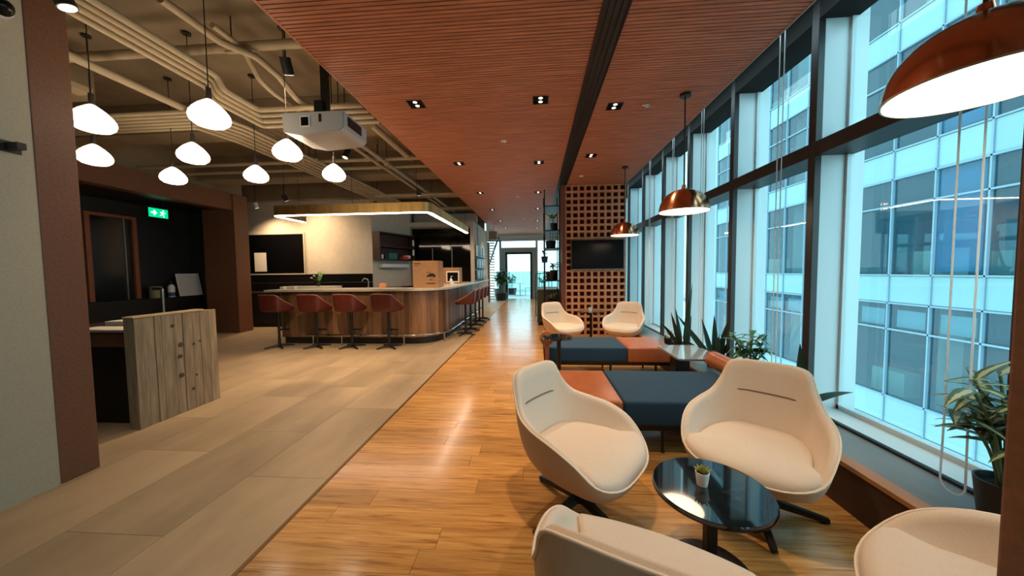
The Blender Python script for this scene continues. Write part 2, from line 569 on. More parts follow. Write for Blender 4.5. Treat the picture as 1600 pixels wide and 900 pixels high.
# ---- bare slab, beams
struct(MB().box(-9.2, XE + 0.6, -2.6, YE + 0.5, 4.0, 4.15).build('ceiling_slab', CONC))
BEAMC = [(4.75, 5.15, 3.56), (7.0, 7.5, 3.52), (9.0, 9.3, 3.5), (11.2, 11.6, 3.5), (14.0, 14.4, 3.5), (2.0, 2.3, 3.88)]
for a, b2, z in BEAMC:
    struct(MB().box(-9.0, XE + 0.3, a, b2, z, 4.0, 0.01).build('ceiling_beam', CONC))
struct(MB().box(XE, XE + 0.03, -2.5, YE + 0.5, ZC + 0.06, 4.0).build('ceiling_upstand', CONC))

# ---- left foreground wall and pillar, room shell behind the camera
struct(MB().box(-3.62, -3.32, -2.6, 2.04, 0, 4.0).build('wall_left', mat('white wall toned for dim light', (186, 172, 148), 0.85, noise=(120, 0.10), bump=0.15, bscale=300)))  # white wall, its dim light put into a darker, warmer base colour
pl = struct(MB().box(-3.62, -3.315, 2.04, 2.25, 0, 4.0, 0.006).build('pillar_left', BROWN))
struct(MB().box(-9.2, 2.6, -2.75, -2.6, 0, 4.15).build('wall_rear', WHITEW))
struct(MB().box(-9.35, -9.2, -2.6, YE + 0.2, 0, 4.15).build('wall_alcove_outer', DARKW))
struct(MB().box(0.642, 0.86, 0.40, 0.50, 0, ZC, 0.004).build('pillar_right', BROWN))
# ---- reception alcove: portal, dark back wall
struct(MB().box(-7.6, -7.35, 2.3, 8.1, 3.0, 3.40, 0.005).build('portal_lintel', BROWN))
struct(MB().box(-8.15, -7.32, 7.74, 8.14, 0, 3.40, 0.005).build('portal_pillar', BROWN))
struct(MB().box(-9.2, -8.82, -2.6, 9.2, 0, 3.4).build('wall_alcove', DARKW))
struct(MB().box(-8.82, -7.6, 2.3, 8.1, 3.02, 3.1).build('ceiling_alcove', DARKW))
struct(MB().box(-8.82, -8.15, 8.0, 8.14, 0, 3.02).build('wall_alcove_end', DARKW))
struct(MB().box(-9.2, -7.45, 2.3, 8.14, 3.4, 4.0).build('wall_above_portal', CONC))
struct(MB().box(-8.82, -8.4, 2.4, 7.99, 0.0, 0.10).build('baseboard_alcove', BLACK))

# ---- bar back walls
wbb = struct(MB().box(-9.2, -4.6, 9.2, 9.4, 0, 4.0).build('wall_bar_back', WHITEW))
bw = MB(); bw.prism([(-4.6, 9.2), (-4.07, 10.7), (-4.07, 10.9), (-4.8, 10.9), (-4.8, 9.4), (-4.6, 9.4)], 0, 3.35)
struct(bw.build('wall_bar_side', WHITEW))
struct(MB().box(-4.15, -1.98, 11.3, 11.42, 0, 3.4).build('wall_fridge_back', WHITEW))
struct(MB().box(-4.07, -1.98, 10.7, 11.3, 2.90, 3.05).build('wall_fridge_head', WHITEW))
struct(MB().box(-2.08, -1.98, 10.62, 13.7, 0, 3.05).build('wall_magazine', WHITEW))
struct(MB().box(-9.2, -2.1, 13.7, 13.85, 0, 4.0).build('wall_far_left', WHITEW))

# ---- window ledge
ld = struct(MB().box(1.83, 2.2, -2.6, YE, 0.0, 0.262).build('ledge_right', mat('dark brown ledge face', (70, 46, 34), 0.6, noise=(50, 0.2))))
MB().box(1.815, 1.90, -2.6, YE, 0.262, 0.29, 0.003).build('nosing', mat('oak nosing', (176, 120, 74), 0.4), ld)
MB().box(1.90, 2.2, -2.6, YE, 0.262, 0.288).build('top', mat('grey ledge top', (120, 124, 124), 0.38, noise=(3, 0.15)), ld)
struct(MB().box(2.2, 2.62, -2.6, YE, 0.0, 0.27).build('ledge_base', DARK))
struct(MB().box(XR + 0.02, 2.62, -2.6, YE, 3.60, 3.7).build('ceiling_pocket', BLACK))

# ---- windows: one bay per mullion
MY = [-2.55, -1.5, -0.45, 0.60, 1.68, 2.90, 4.01, 5.10, 6.10, 7.20, 8.30, 9.4, 10.5, 11.6, 12.7, 13.8, 14.9, 16.0, 17.1]
XM, XG = 2.2, 2.45
for i in range(len(MY) - 1):
    y0, y1 = MY[i], MY[i + 1]
    wn = bpy.data.objects.new('window_%d' % (i + 1), None); COL.objects.link(wn)
    wn.location = (XM, y0, 0.27); struct(wn)
    L = y1 - y0
    def P(name, m, x0, x1, a, b2, z0, z1, bev=0.0):
        return MB().box(x0 - XM, x1 - XM, a, b2, z0 - 0.27, z1 - 0.27, bev).build(name, m, wn)
    P('mullion', DARK, XM, XM + 0.05, L - 0.035, L + 0.035, 0.27, 3.6, 0.003)
    P('reveal_panel', FINM, XM + 0.05, XG + 0.12, L - 0.03, L + 0.03, 0.27, 3.6)
    P('transom', DARK, XM, XG + 0.03, 0.035, L - 0.035, 2.33, 2.44, 0.003)
    P('head_rail', mat('matt black blind box', (18, 18, 19), 0.85), XM, XG + 0.03, 0.035, L - 0.035, 3.37, 3.6)
    P('shadow_gap_strip', BLACK, XM, XM + 0.03, 0.035, L - 0.035, 0.27, 0.305)  # black strip standing in for the shadow gap along the ledge
    P('sill', FINM, XM + 0.03, XG + 0.03, 0.03, L - 0.03, 0.27, 0.30)
    for (z0, z1) in ((0.30, 2.33), (2.44, 3.37)):
        f = MB()
        f.box(XG - 0.02 - XM, XG + 0.03 - XM, L - 0.05, L - 0.03, z0 - 0.27, z1 - 0.27)
        f.box(XG - 0.02 - XM, XG + 0.03 - XM, 0.03, 0.05, z0 - 0.27, z1 - 0.27)
        f.box(XG - 0.02 - XM, XG + 0.03 - XM, 0.03, L - 0.03, z0 - 0.27, z0 + 0.035 - 0.27)
        fo = f.build('sash_frame', FINM, wn)
        MB().box(XG - XM, XG + 0.008 - XM, 0.05, L - 0.05, z0 + 0.035 - 0.27, z1 - 0.27).build('pane', GLASS, fo)

# ---- glazed end wall with the door
ew = struct(MB().box(-2.6, 2.6, YE + 0.05, YE + 0.2, 3.05, 4.1).build('wall_end_header', FINM))
def frame_box(parent, name, m, x0, x1, z0, z1, t, d=0.10):
    f = MB()
    f.box(x0, x0 + t, YE - d / 2, YE + d / 2, z0, z1); f.box(x1 - t, x1, YE - d / 2, YE + d / 2, z0, z1)
    f.box(x0 + t, x1 - t, YE - d / 2, YE + d / 2, z1 - t, z1)
    if z0 > 0.02: f.box(x0 + t, x1 - t, YE - d / 2, YE + d / 2, z0, z0 + t)
    return f.build(name, m, parent)
GREYF = mat('grey door surround', (150, 154, 154), 0.5)
dr = bpy.data.objects.new('door_1', None); COL.objects.link(dr); struct(dr)
MB().box(-1.85, -1.60, YE - 0.25, YE + 0.1, 0, 2.60).build('surround', GREYF, dr)
MB().box(-0.20, 0.03, YE - 0.25, YE + 0.1, 0, 2.60).build('surround', GREYF, dr)
MB().box(-1.60, -0.20, YE - 0.25, YE + 0.1, 2.42, 2.60).build('surround', GREYF, dr)
frame_box(dr, 'door_frame', DARK, -1.60, -0.20, 0.0, 2.42, 0.11)
MB().box(-1.49, -0.31, YE - 0.006, YE + 0.006, 0.02, 2.31).build('pane', GLASS, dr)
MB().box(-1.42, -1.38, YE - 0.10, YE - 0.06, 0.8, 1.4).build('handle', STEEL, dr)
for i, (x0, x1, z0, z1) in enumerate([(-2.6, -1.85, 0, 3.05), (-1.85, 0.03, 2.60, 3.05), (0.03, 1.2, 0, 3.05), (1.2, 2.45, 0, 3.05)]):
    wn = bpy.data.objects.new('window_%d' % (30 + i), None); COL.objects.link(wn); struct(wn)
    frame_box(wn, 'frame', DARK if i == 0 else FINM, x0, x1, z0, z1, 0.06)
    MB().box(x0 + 0.06, x1 - 0.06, YE - 0.004, YE + 0.004, z0 + 0.03, z1 - 0.06).build('pane', GLASS, wn)
struct(MB().tube([(-2.55, YE - 0.3, 1.4), (-1.9, YE - 0.3, 3.2)], 0.05, 6).build('trim_2', DARK))

# ================================================================== OUTSIDE
struct(MB().box(-2.6, 9, YE + 0.2, YE + 9, -0.2, -0.01).build('terrace_floor', TERR))
struct(MB().box(2.62, 60, -40, 90, -13.0, -12.6).build('street', mat('street asphalt', (120, 124, 124), 0.9)))
# office block
FX = 9.5
ob = thing('office_building', 'glass office block with cyan spandrel bands across the street', 'building', (FX, 0, -12))
BW = 0.975
Y0B, NB = 1.0, 18
Z0 = 1.22
fp = {}
for fl_i in range(-3, 4):
    zb = Z0 + 3.28 * fl_i          # bottom of vision glass of this floor
    for k in range(NB):
        ya, yb = Y0B + k * BW, Y0B + (k + 1) * BW
        for nm, m, z0, z1, dx in (('spandrel', SPAN, zb - 0.72, zb - 0.03, 0.0), ('pane', FGLASS, zb + 0.03, zb + 1.80, 0.03), ('upper_pane', FGLASS, zb + 1.86, zb + 2.53, 0.03)):
            if nm not in fp:
                fp[nm] = MB().box(0, 0.03, 0.02, BW - 0.02, 0, z1 - z0).mesh(nm, m)
            link(nm, fp[nm], ob, (dx, ya, z0 + 12))
    for z in (zb, zb - 0.75, zb + 1.83):
        MB().box(-0.03, 0.06, Y0B, Y0B + NB * BW, z - 0.02 + 12, z + 0.02 + 12).build('transom', FMULL, ob)
    MB().box(0.1, 5.0, Y0B, Y0B + NB * BW, zb - 0.70 + 12, zb - 0.1 + 12).build('floor_slab', FDARK, ob)
    for k in range(NB):
        ya = Y0B + k * BW
        h = rnd.choice([0.55, 0.6, 0.62, 0.0])
        if h and (k // 3) % 2 == (fl_i % 2):
            MB().box(0.55, 0.95, ya + 0.05, ya + BW - 0.03, zb - 0.1 + 12, zb + h + 12).build('cabinet', CREAM, ob)
        if fl_i == -1 and k > 6:
            MB().box(0.14, 0.16, ya + 0.22, ya + BW - 0.1, zb + 1.9 + 12, zb + 2.35 + 12).build('blind', BLIND, ob)
    if fl_i in (0, 1):
        MB().box(0.14, 0.16, Y0B + 7.2 * BW, Y0B + 8.1 * BW, zb + 0.1 + 12, zb + 2.5 + 12).build('blind', mat('blue blind', (70, 160, 205), 0.8), ob)
    for k in (3, 8, 13):
        MB().box(0.5, 0.9, Y0B + k * BW - 0.25, Y0B + k * BW + 0.25, zb - 0.1 + 12, zb + 2.56 + 12).build('column', mat('beige column', (176, 160, 144), 0.8), ob)
for k in range(NB + 1):
    MB().box(-0.03, 0.06, Y0B + k * BW - 0.016, Y0B + k * BW + 0.016, 0, 12 + 14.2).build('mullion', FMULL, ob)
MB().box(5.0, 5.2, Y0B, Y0B + NB * BW, 0, 26.2).build('core_wall', FDARK, ob)
MB().box(0.0, 5.2, Y0B + NB * BW, Y0B + NB * BW + 0.3, 0, 26.2).build('side_wall', SPAN, ob)
MB().box(0.0, 5.2, Y0B - 0.3, Y0B, 0, 26.2).build('side_wall', SPAN, ob)
# plain pale block further along
pb = thing('pale_building', 'plain white building with a low rooftop hut, beyond the glass office block', 'building', (14, 30, -12.6))
MB().box(0, 4.6, 0, 8, 0, 24.8).build('wall', WBLDG, pb)
MB().box(0.6, 2.2, 1, 4, 24.8, 26.0).build('roof_hut', WBLDG, pb)
MB().box(-0.1, 4.7, -0.1, 8.1, 24.6, 24.9).build('parapet', WBLDG, pb)
for k in range(8):
    MB().box(-0.02, 4.6, -0.03, 0.0, 2.0 + k * 2.9, 2.04 + k * 2.9).build('ledge', mat('render joint', (190, 206, 210), 0.9), pb)
# residential tower
rt_ = thing('apartment_tower', 'white residential tower with small windows and air conditioners, far beyond', 'building', (12, 46, -12.6))
MB().box(0, 9.5, 0, 8, 0, 34).build('wall', WBLDG, rt_)
wm = MB().box(0, 1.0, -0.06, 0.02, 0, 1.25).mesh('window', WINDK)
am = MB().box(0, 0.7, -0.4, 0.0, 0, 0.45).mesh('air_conditioner', mat('grey unit', (176, 190, 194), 0.7))
hm = MB().box(0, 1.3, -0.28, 0.0, 0, 0.1).mesh('canopy', WBLDG)
for fl_i in range(11):
    for k in range(6):
        z = 1.2 + fl_i * 3.0
        link('window', wm, rt_, (0.5 + k * 1.55, 0, z)); link('canopy', hm, rt_, (0.35 + k * 1.55, 0, z + 1.35))
        if (k + fl_i) % 2: link('air_conditioner', am, rt_, (0.6 + k * 1.55, 0, z - 0.55))

# ================================================================== LOUNGE CHAIRS
def catmull(keys, s):
    n = len(keys) - 1
    f = min(max(s, 0), 0.99999) * n
    i = int(f); t = f - i
    def K(j):
        if j < 0:
            k = keys[-j]; return Vector((-k[0], k[1], k[2]))
        if j > n:
            k = keys[2 * n - j]; return Vector((-k[0], k[1], k[2]))
        return Vector(keys[j])
    p0, p1, p2, p3 = K(i - 1), K(i), K(i + 1), K(i + 2)
    return 0.5 * ((2 * p1) + (p2 - p0) * t + (2 * p0 - 5 * p1 + 4 * p2 - p3) * t * t + (3 * p1 - p0 - 3 * p2 + p3) * t ** 3)

def bez(a, b, c, t):
    return a * (1 - t) ** 2 + b * 2 * t * (1 - t) + c * t * t

class Shell:
    def __init__(self, keys, zb, zctl, fb, thick, zin, half=34, co=0.96):
        self.k = keys; self.zb = zb; self.zctl = zctl; self.fb = fb; self.th = thick; self.zin = zin; self.co = co
        self.half = half
    def ring(self):
        out = [catmull(self.k, i / self.half) for i in range(self.half + 1)]
        return out + [Vector((-p.x, p.y, p.z)) for p in out[-2:0:-1]]
    def outer(self, p, t):   # t 0 rim, 1 base
        c = Vector((p.x * self.co, p.y * self.co, self.zctl)); b = Vector((p.x * self.fb, p.y * self.fb, self.zb))
        return bez(p, c, b, t)
    def inner(self, p, t):
        r = math.hypot(p.x, p.y) or 1
        k = (r - self.th) / r
        a = Vector((p.x * k, p.y * k, p.z - 0.004)); c = Vector((p.x * k * 0.90, p.y * k * 0.90, self.zin + 0.02)); b = Vector((p.x * k * 0.55, p.y * k * 0.55, self.zin - 0.04))
        return bez(a, c, b, t)
    def meshes(self, mo, mi):
        ring = self.ring(); n = len(ring)
        ob_ = MB()
        rows = [[self.outer(p, 1 - i / 11) for p in ring] for i in range(12)]
        vs = [[ob_.bm.verts.new(q) for q in r] for r in rows]
        for a, b in zip(vs, vs[1:]):
            for k in range(n): ob_.bm.faces.new((a[k], a[(k + 1) % n], b[(k + 1) % n], b[k]))
        ob_.bm.faces.new(vs[0][::-1])
        ib = MB()
        rows = [ring]
        mid = []
        for p in ring:
            r = math.hypot(p.x, p.y) or 1
            mid.append((p, (r - self.th * 0.5) / r))
        rows.append([Vector((p.x * (1 + k * 2) / 3, p.y * (1 + k * 2) / 3, p.z + self.th * 0.24)) for p, k in mid])
        rows.append([Vector((p.x * k, p.y * k, p.z + self.th * 0.28)) for p, k in mid])
        rows += [[self.inner(p, i / 13) for p in ring] for i in range(14)]
        vs = [[ib.bm.verts.new(q) for q in r] for r in rows]
        for a, b in zip(vs, vs[1:]):
            for k in range(n): ib.bm.faces.new((a[k], a[(k + 1) % n], b[(k + 1) % n], b[k]))
        ib.bm.faces.new(vs[-1])
        return ob_.mesh('shell_outside', mo, 'all'), ib.mesh('shell_inside', mi, 'all'), ring

LK = [(0, -0.385, 0.862), (0.15, -0.380, 0.86), (0.232, -0.355, 0.832), (0.270, -0.312, 0.73), (0.315, -0.24, 0.640), (0.365, -0.11, 0.602), (0.388, 0.04, 0.574),
      (0.380, 0.18, 0.515), (0.332, 0.295, 0.415), (0.20, 0.368, 0.368), (0, 0.388, 0.362)]
def make_lounge(label, group):
    t = thing('lounge_chair', label, 'chair', (0, 0, 0), 0, group)
    sh = Shell(LK, 0.255, 0.25, 0.34, 0.042, 0.405)
    mo, mi, ring = sh.meshes(FABOUT, FABRIC)
    link('shell_outside', mo, t); link('shell_inside', mi, t)
    pts = ring + [ring[0]]
    MB().tube([(p.x * 1.004, p.y * 1.004, p.z + 0.002) for p in pts], 0.0055, 6, False).build('piping', PIPING, t, smooth='all')
    # cushion: fills the shell at seat height and runs out over its front lip
    ol = []
    for p in ring:
        lo, hi = 0.0, 0.95
        for _ in range(24):
            m_ = (lo + hi) / 2
            if sh.inner(p, m_).z > 0.432: lo = m_
            else: hi = m_
        q = sh.inner(p, lo)
        f = min(1.0, max(0.0, (p.z - 0.40) / 0.10)); f = f * f * (3 - 2 * f)
        ol.append((Vector((p.x * 0.985, p.y * 0.985, 0)).lerp(Vector((q.x * 1.0, q.y * 1.0, 0)), f), p.z + (0.43 - p.z) * f))
    b = MB(); rows = []
    cy = 0.06
    for f, dz, g in ((0.90, -0.03, 0.0), (0.985, -0.012, 0.0), (1.0, 0.006, 0.0), (0.99, 0.020, 0.1), (0.955, 0.033, 0.3), (0.86, 0.042, 0.62), (0.62, 0.05, 0.92), (0.3, 0.053, 1.0)):
        rows.append([b.bm.verts.new((v.x * f, cy + (v.y - cy) * f, (z * (1 - g) + 0.402 * g) + dz)) for v, z in ol])
    n = len(ol)
    for r0, r1 in zip(rows, rows[1:]):
        for k in range(n): b.bm.faces.new((r0[k], r0[(k + 1) % n], r1[(k + 1) % n], r1[k]))
    b.bm.faces.new(rows[0][::-1]); b.bm.faces.new(rows[-1])
    b.build('seat_cushion', FABRIC, t, smooth='all')
    # crease across the back, its shade put into a dark tube
    cr = []
    for i in range(17):
        u = -1 + i / 8
        p = catmull(LK, abs(u) * 0.155); p = Vector((math.copysign(p.x, u), p.y, p.z))
        lo, hi = 0.0, 0.6
        zt = 0.655 + 0.006 * (1 - u * u)
        for _ in range(20):
            m_ = (lo + hi) / 2
            if sh.inner(p, m_).z > zt: lo = m_
            else: hi = m_
        q = sh.inner(p, lo); cr.append(q + Vector((0, 0.0005, 0)))
    MB().tube(cr, [0.001] + [0.0052] * 15 + [0.001], 6).build('crease_shade', SEAMSHADE, t, smooth='all')
    # base
    MB().lathe([(0.15, 0.250), (0.15, 0.258), (0.034, 0.240), (0.030, 0.10)], 20).build('column', DARK, t, smooth=True)
    hub = MB().lathe([(0.05, 0.062), (0.052, 0.11), (0.034, 0.125)], 20).build('hub', BLACK, t, smooth=True)
    for k in range(4):
        a = PI / 4 + k * PI / 2
        d = Vector((math.cos(a), math.sin(a), 0)); s = Vector((-d.y, d.x, 0))
        b = MB(); prev = None
        for u, wv, z0, z1 in ((0.03, 0.026, 0.062, 0.112), (0.16, 0.022, 0.040, 0.078), (0.37, 0.019, 0.010, 0.034), (0.385, 0.016, 0.012, 0.030)):
            q = [b.bm.verts.new(d * u + s * sg * wv * (1.0 if z == z0 else 0.72) + Vector((0, 0, z))) for sg, z in ((-1, z0), (1, z0), (1, z1), (-1, z1))]
            if prev:
                for j in range(4): b.bm.faces.new((prev[j], prev[(j + 1) % 4], q[(j + 1) % 4], q[j]))
            else: b.bm.faces.new(q)
            prev = q
        b.bm.faces.new(prev)
        lg = b.build('leg', BLACK, t)
        MB().cyl(d.x * 0.36, d.y * 0.36, 0.0, 0.012, 0.013, 10).build('glide', BLACK, lg)
    return t
def face(fx, fy): return math.atan2(-fx, fy)
G = 'cream swivel lounge chairs'
c0 = make_lounge('cream lounge chair in warm light left of the black marble table, beside the aisle', G)
c0.scale = (0.93, 0.93, 0.95); c0.location = (0.25, 2.00, 0); c0.rotation_euler.z = face(0.80, -0.60)
cR = dup(c0, (1.30, 2.06, 0), face(-0.66, -0.75), 'cream lounge chair by the window ledge, behind the black marble table')
dup(c0, (0.345, 1.03, 0), face(0.42, 0.91), 'cream lounge chair seen from behind, cut by the bottom of the photo')
dup(c0, (1.41, 0.99, 0), face(-0.84, 0.54), 'cream lounge chair half hidden by the brown pillar at right')
dup(c0, (0.47, 6.35, 0), face(0.55, -0.83), 'cream lounge chair before the lattice wall, left of the small table')
dup(c0, (1.63, 6.35, 0), face(-0.50, -0.87), 'cream lounge chair before the lattice wall, nearer the window')

for ch, dg in ((c0, 32), (cR, -21)):
    for o in ch.children:
        if o.name.startswith('leg'): o.rotation_euler.z = math.radians(dg)
# ---- near round table and succulent
t = thing('coffee_table', 'round black marble coffee table between the near cream chairs', 'table', (0.815, 1.60, 0))
R = 0.256
MB().lathe([(0.0, 0.392), (R - 0.012, 0.392), (R, 0.399), (R, 0.412), (R - 0.005, 0.420), (0.0, 0.420)], 72).build('tabletop', MARBLE, t, smooth=True)
MB().box(-0.024, 0.024, -0.024, 0.024, 0.012, 0.392, 0.004).build('stem', BLACK, t)
MB().lathe([(0.185, 0), (0.19, 0.008), (0.185, 0.014), (0, 0.018)], 48).build('base_plate', BLACK, t, smooth=True)
t = thing('potted_succulent', 'small succulent in a white pot on the black marble table', 'plant', (0.782, 1.615, 0.4205))
MB().lathe([(0.0, 0), (0.023, 0), (0.031, 0.060), (0.031, 0.064), (0.027, 0.064), (0.026, 0.054), (0, 0.054)], 28).build('pot', WHITEP, t, smooth=True)
MB().lathe([(0.026, 0.0545), (0.02, 0.057), (0, 0.058)], 16).build('soil', SOIL, t)
for k in range(26):
    a = k * 2.4; e = 0.25 + 1.2 * k / 26
    b = MB(); b.leaf((0.006 * math.cos(a), 0.006 * math.sin(a), 0.056), (math.cos(a) * math.cos(e), math.sin(a) * math.cos(e), math.sin(e)), 0.042 - 0.012 * k / 26, 0.020, -0.4, 0, 0.4, 5)
    b.build('leaf', SUCC, t, smooth='all')

# ---- far small table with cup
t = thing('side_table', 'round black side table between the two far cream chairs', 'table', (1.08, 6.75, 0))
MB().lathe([(0, 0.615), (0.27, 0.615), (0.275, 0.625), (0.27, 0.635), (0, 0.635)], 40).build('tabletop', MARBLE, t, smooth=True)
MB().cyl(0, 0, 0.012, 0.615, 0.025).build('stem', BLACK, t, smooth=True)
MB().lathe([(0.18, 0), (0.18, 0.01), (0, 0.014)], 32).build('base_plate', BLACK, t, smooth=True)
t = thing('potted_sprig', 'small white pot with a dark sprig on the far side table', 'plant', (1.06, 6.72, 0.6355))
MB().lathe([(0, 0), (0.03, 0), (0.04, 0.075), (0.036, 0.075), (0.034, 0.06), (0, 0.06)], 20).build('pot', WHITEP, t, smooth=True)
for k in range(8):
    a = k * 2.4
    b = MB(); b.leaf((0, 0, 0.06), (math.cos(a) * 0.4, math.sin(a) * 0.4, 1), 0.07, 0.02, 0.3); b.build('leaf', DKGREEN, t)

# ================================================================== BENCHES
def bench(label, y0, y1, segs, x0, x1):
    t = thing('modular_bench', label, 'bench', (x0, y0, 0), 0, 'modular benches by the window')
    for m, a, b2, nm in segs:
        MB().box(a - x0 + 0.003, b2 - x0 - 0.003, 0, y1 - y0, 0.245, 0.44, 0.028, 4).build('seat_pad', m, t, smooth=True)['label'] = nm
    MB().box(0.03, x1 - x0 - 0.03, 0.03, y1 - y0 - 0.03, 0.20, 0.246).build('frame', BLACK, t)
    for lx in (0.10, (x1 - x0) * 0.53, x1 - x0 - 0.2):
        for ly in (0.09, y1 - y0 - 0.09):
            MB().lathe([(0.013, 0.0), (0.013, 0.012), (0.011, 0.014), (0.016, 0.2)], 12, (lx, ly, 0)).build('leg', BLACK, t, smooth=True)
    return t
bench('near modular bench with a tan leather seat at left and petrol blue seat', 2.58, 3.40, [(LEATHER, 0.14, 0.665, 'tan leather seat pad'), (BLUE, 0.665, 1.74, 'petrol blue fabric seat pad')], 0.14, 1.74)
bench('far modular bench with a petrol blue seat at left and tan leather seat', 4.40, 5.12, [(BLUE, 0.09, 1.175, 'petrol blue fabric seat pad'), (LEATHER, 1.175, 1.76, 'tan leather seat pad')], 0.09, 1.76)
# round-cornered glossy table between the benches
t = thing('bench_table', 'glossy grey table with rounded corners between the two benches at the window', 'table', (1.70, 3.92, 0))
poly = []
for cx, cy, a0 in ((0.21, -0.26, -PI / 2), (0.21, 0.30, 0), (-0.15, 0.30, PI / 2), (-0.15, -0.26, PI)):
    for k in range(7):
        a = a0 + k * PI / 12
        poly.append((cx + 0.06 * math.cos(a), cy + 0.06 * math.sin(a)))
MB().prism(poly, 0.485, 0.505, 0.004).build('tabletop', mat('glossy grey laminate', (138, 148, 154), 0.14, coat=0.6), t)
MB().box(-0.12, 0.04, 0.0, 0.16, 0.01, 0.485).build('pedestal', BLACK, t)
MB().box(-0.16, 0.06, -0.2, 0.28, 0, 0.012).build('foot_plate', BLACK, t)
# bolster along the ledge
t = thing('bolster', 'tan leather bolster backrest along the window ledge beside the near bench', 'cushion', (1.80, 2.70, 0.44))
b = MB()
pts = [(0, k * 0.05, 0.085) for k in range(19)]
b.tube(pts, [0.05, 0.078] + [0.085] * 15 + [0.078, 0.05], 20)
b.build('cover', LEATHER, t, smooth=True)
for yv in (0.05, 0.85):
    MB().tube([(0.0875 * math.cos(k * PI / 8), yv, 0.085 + 0.0875 * math.sin(k * PI / 8)) for k in range(17)], 0.003, 6).build('piping', mat('dark leather seam', (110, 58, 36), 0.5), t)
# leather arm paddle on the far bench
t = thing('leather_backrest', 'round tan leather headrest on a leather strap at the far bench end', 'cushion', (0.115, 4.33, 0))
b = MB(); b.tube([(0.02, 0.0, 0.575), (0.02, 0.012, 0.575), (0.02, 0.05, 0.575), (0.02, 0.062, 0.575)], [0.075, 0.095, 0.095, 0.075], 24)
b.build('pad', LEATHER, t, smooth=True)
MB().box(-0.008, 0.048, 0.012, 0.045, 0.22, 0.50, 0.008).build('strap', LEATHER, t, smooth=True)
# C table in front of the far bench
t = thing('drink_table', 'small round black glossy drink table standing before the far bench', 'table', (0.25, 4.12, 0))
MB().lathe([(0, 0.62), (0.195, 0.62), (0.2, 0.628), (0.195, 0.638), (0, 0.638)], 40).build('tabletop', MARBLE, t, smooth=True)
MB().cyl(0.02, 0, 0.012, 0.62, 0.026).build('stem', BLACK, t, smooth=True)
MB().lathe([(0.15, 0), (0.15, 0.01), (0, 0.013)], 32).build('base_plate', BLACK, t, smooth=True)
# power cord
tag(MB().tube(chaikin([(1.28, 2.9, 0.192), (1.30, 2.72, 0.10), (1.38, 2.68, 0.11), (1.46, 2.85, 0.19)], 3), 0.006, 6).build('power_cable', BLACK), 'black cable looping down under the near bench', 'cable')

# ================================================================== COPPER PENDANTS
def copper_lamp(x, y, label, rim):
    t = thing('copper_pendant', label, 'lamp', (x, y, ZC), 0, 'copper dome pendants by the window')
    z = rim - ZC
    MB().lathe([(0, 0.0), (0.055, 0.0), (0.055, -0.03), (0, -0.032)], 24).build('canopy', DARK, t, smooth=True)
    MB().cyl(0, 0, z + 0.27, -0.03, 0.008, 10).build('rod', DARK, t, smooth=True)
    prof = []
    r0, h = 0.25, 0.235
    for k in range(15):
        a = k / 14 * PI / 2
        prof.append((r0 * math.cos(a) ** 0.82 if k < 14 else 0.0, z + h * math.sin(a)))
    MB().lathe(prof, 64, close=False).build('shade', COPPERM, t, smooth='all')
    prof2 = [(max(0, r - 0.005), zz - 0.004 if i else zz) for i, (r, zz) in enumerate(prof)]
    MB().lathe(prof2, 48, close=False).build('shade_lining', SHADEIN, t, smooth='all')
    MB().lathe([(0.25, z), (0.252, z + 0.006), (0.244, z + 0.006), (0.244, z), (0.25, z)], 64, close=False).build('rim', mat('copper rim', (206, 170, 140), 0.3, metal=1.0), t)
    MB().lathe([(0.02, z + 0.285), (0.03, z + 0.23), (0.0, z + 0.229)], 16).build('cap', COPPERM, t, smooth=True)
    MB().lathe([(0.243, z + 0.012), (0.243, z + 0.016), (0, z + 0.017)], 48).build('diffuser', COPPER_E, t)
    spot(t, (0, 0, z - 0.01), 7, 130, 0.7, WARM2, radius=0.15)
    return t
copper_lamp(1.60, 1.36, 'large copper dome pendant cut off by the upper right of the photo', 2.09)
copper_lamp(1.59, 3.78, 'middle copper dome pendant hanging over the near bench', 2.065)
copper_lamp(1.61, 6.28, 'small looking copper dome pendant hanging before the television', 2.07)

# ================================================================== WHITE PENDANTS
pos = [(-2.63, 2.61), (-3.66, 2.60), (-2.61, 3.44), (-3.66, 3.42), (-4.74, 3.36), (-2.61, 4.26), (-3.63, 4.20), (-4.75, 4.16)]
plab = ['white glass pendant in the front row, right one of two in view', 'white glass pendant in the front row, half behind the brown pillar',
        'white glass pendant in the middle row, under the projector side', 'white glass pendant in the middle row, centre',
        'white glass pendant in the middle row, left end next to brown pillar', 'white glass pendant in the back row, right end',
        'white glass pendant in the back row, centre', 'white glass pendant in the back row, left end above exit sign']
def white_pendant():
    t = thing('glass_pendant', plab[0], 'lamp', (*pos[0], 4.0), 0, 'white glass pendants in three rows')
    zg = 2.645 - 4.0
    MB().lathe([(0, 0), (0.04, 0), (0.04, -0.02), (0, -0.022)], 16).build('canopy', DARK, t)
    MB().cyl(0, 0, zg + 0.30, -0.02, 0.004, 8).build('cord', DARK, t)
    MB().lathe([(0, zg + 0.31), (0.018, zg + 0.31), (0.02, zg + 0.22), (0, zg + 0.22)], 16).build('socket', DARK, t, smooth=True)
    prof = [(0, 0.0), (0.06, 0.003), (0.105, 0.016), (0.137, 0.044), (0.147, 0.076), (0.140, 0.108), (0.118, 0.142), (0.085, 0.178), (0.05, 0.207), (0.03, 0.222), (0, 0.224)]
    MB().lathe([(r * 0.93, zg + z * 0.95) for r, z in prof], 36).build('globe', GLOBE_E, t, smooth='all')
    return t
wp = white_pendant()
for (px, py), lb in list(zip(pos, plab))[1:]:
    dup(wp, (px, py, 4.0), None, lb)

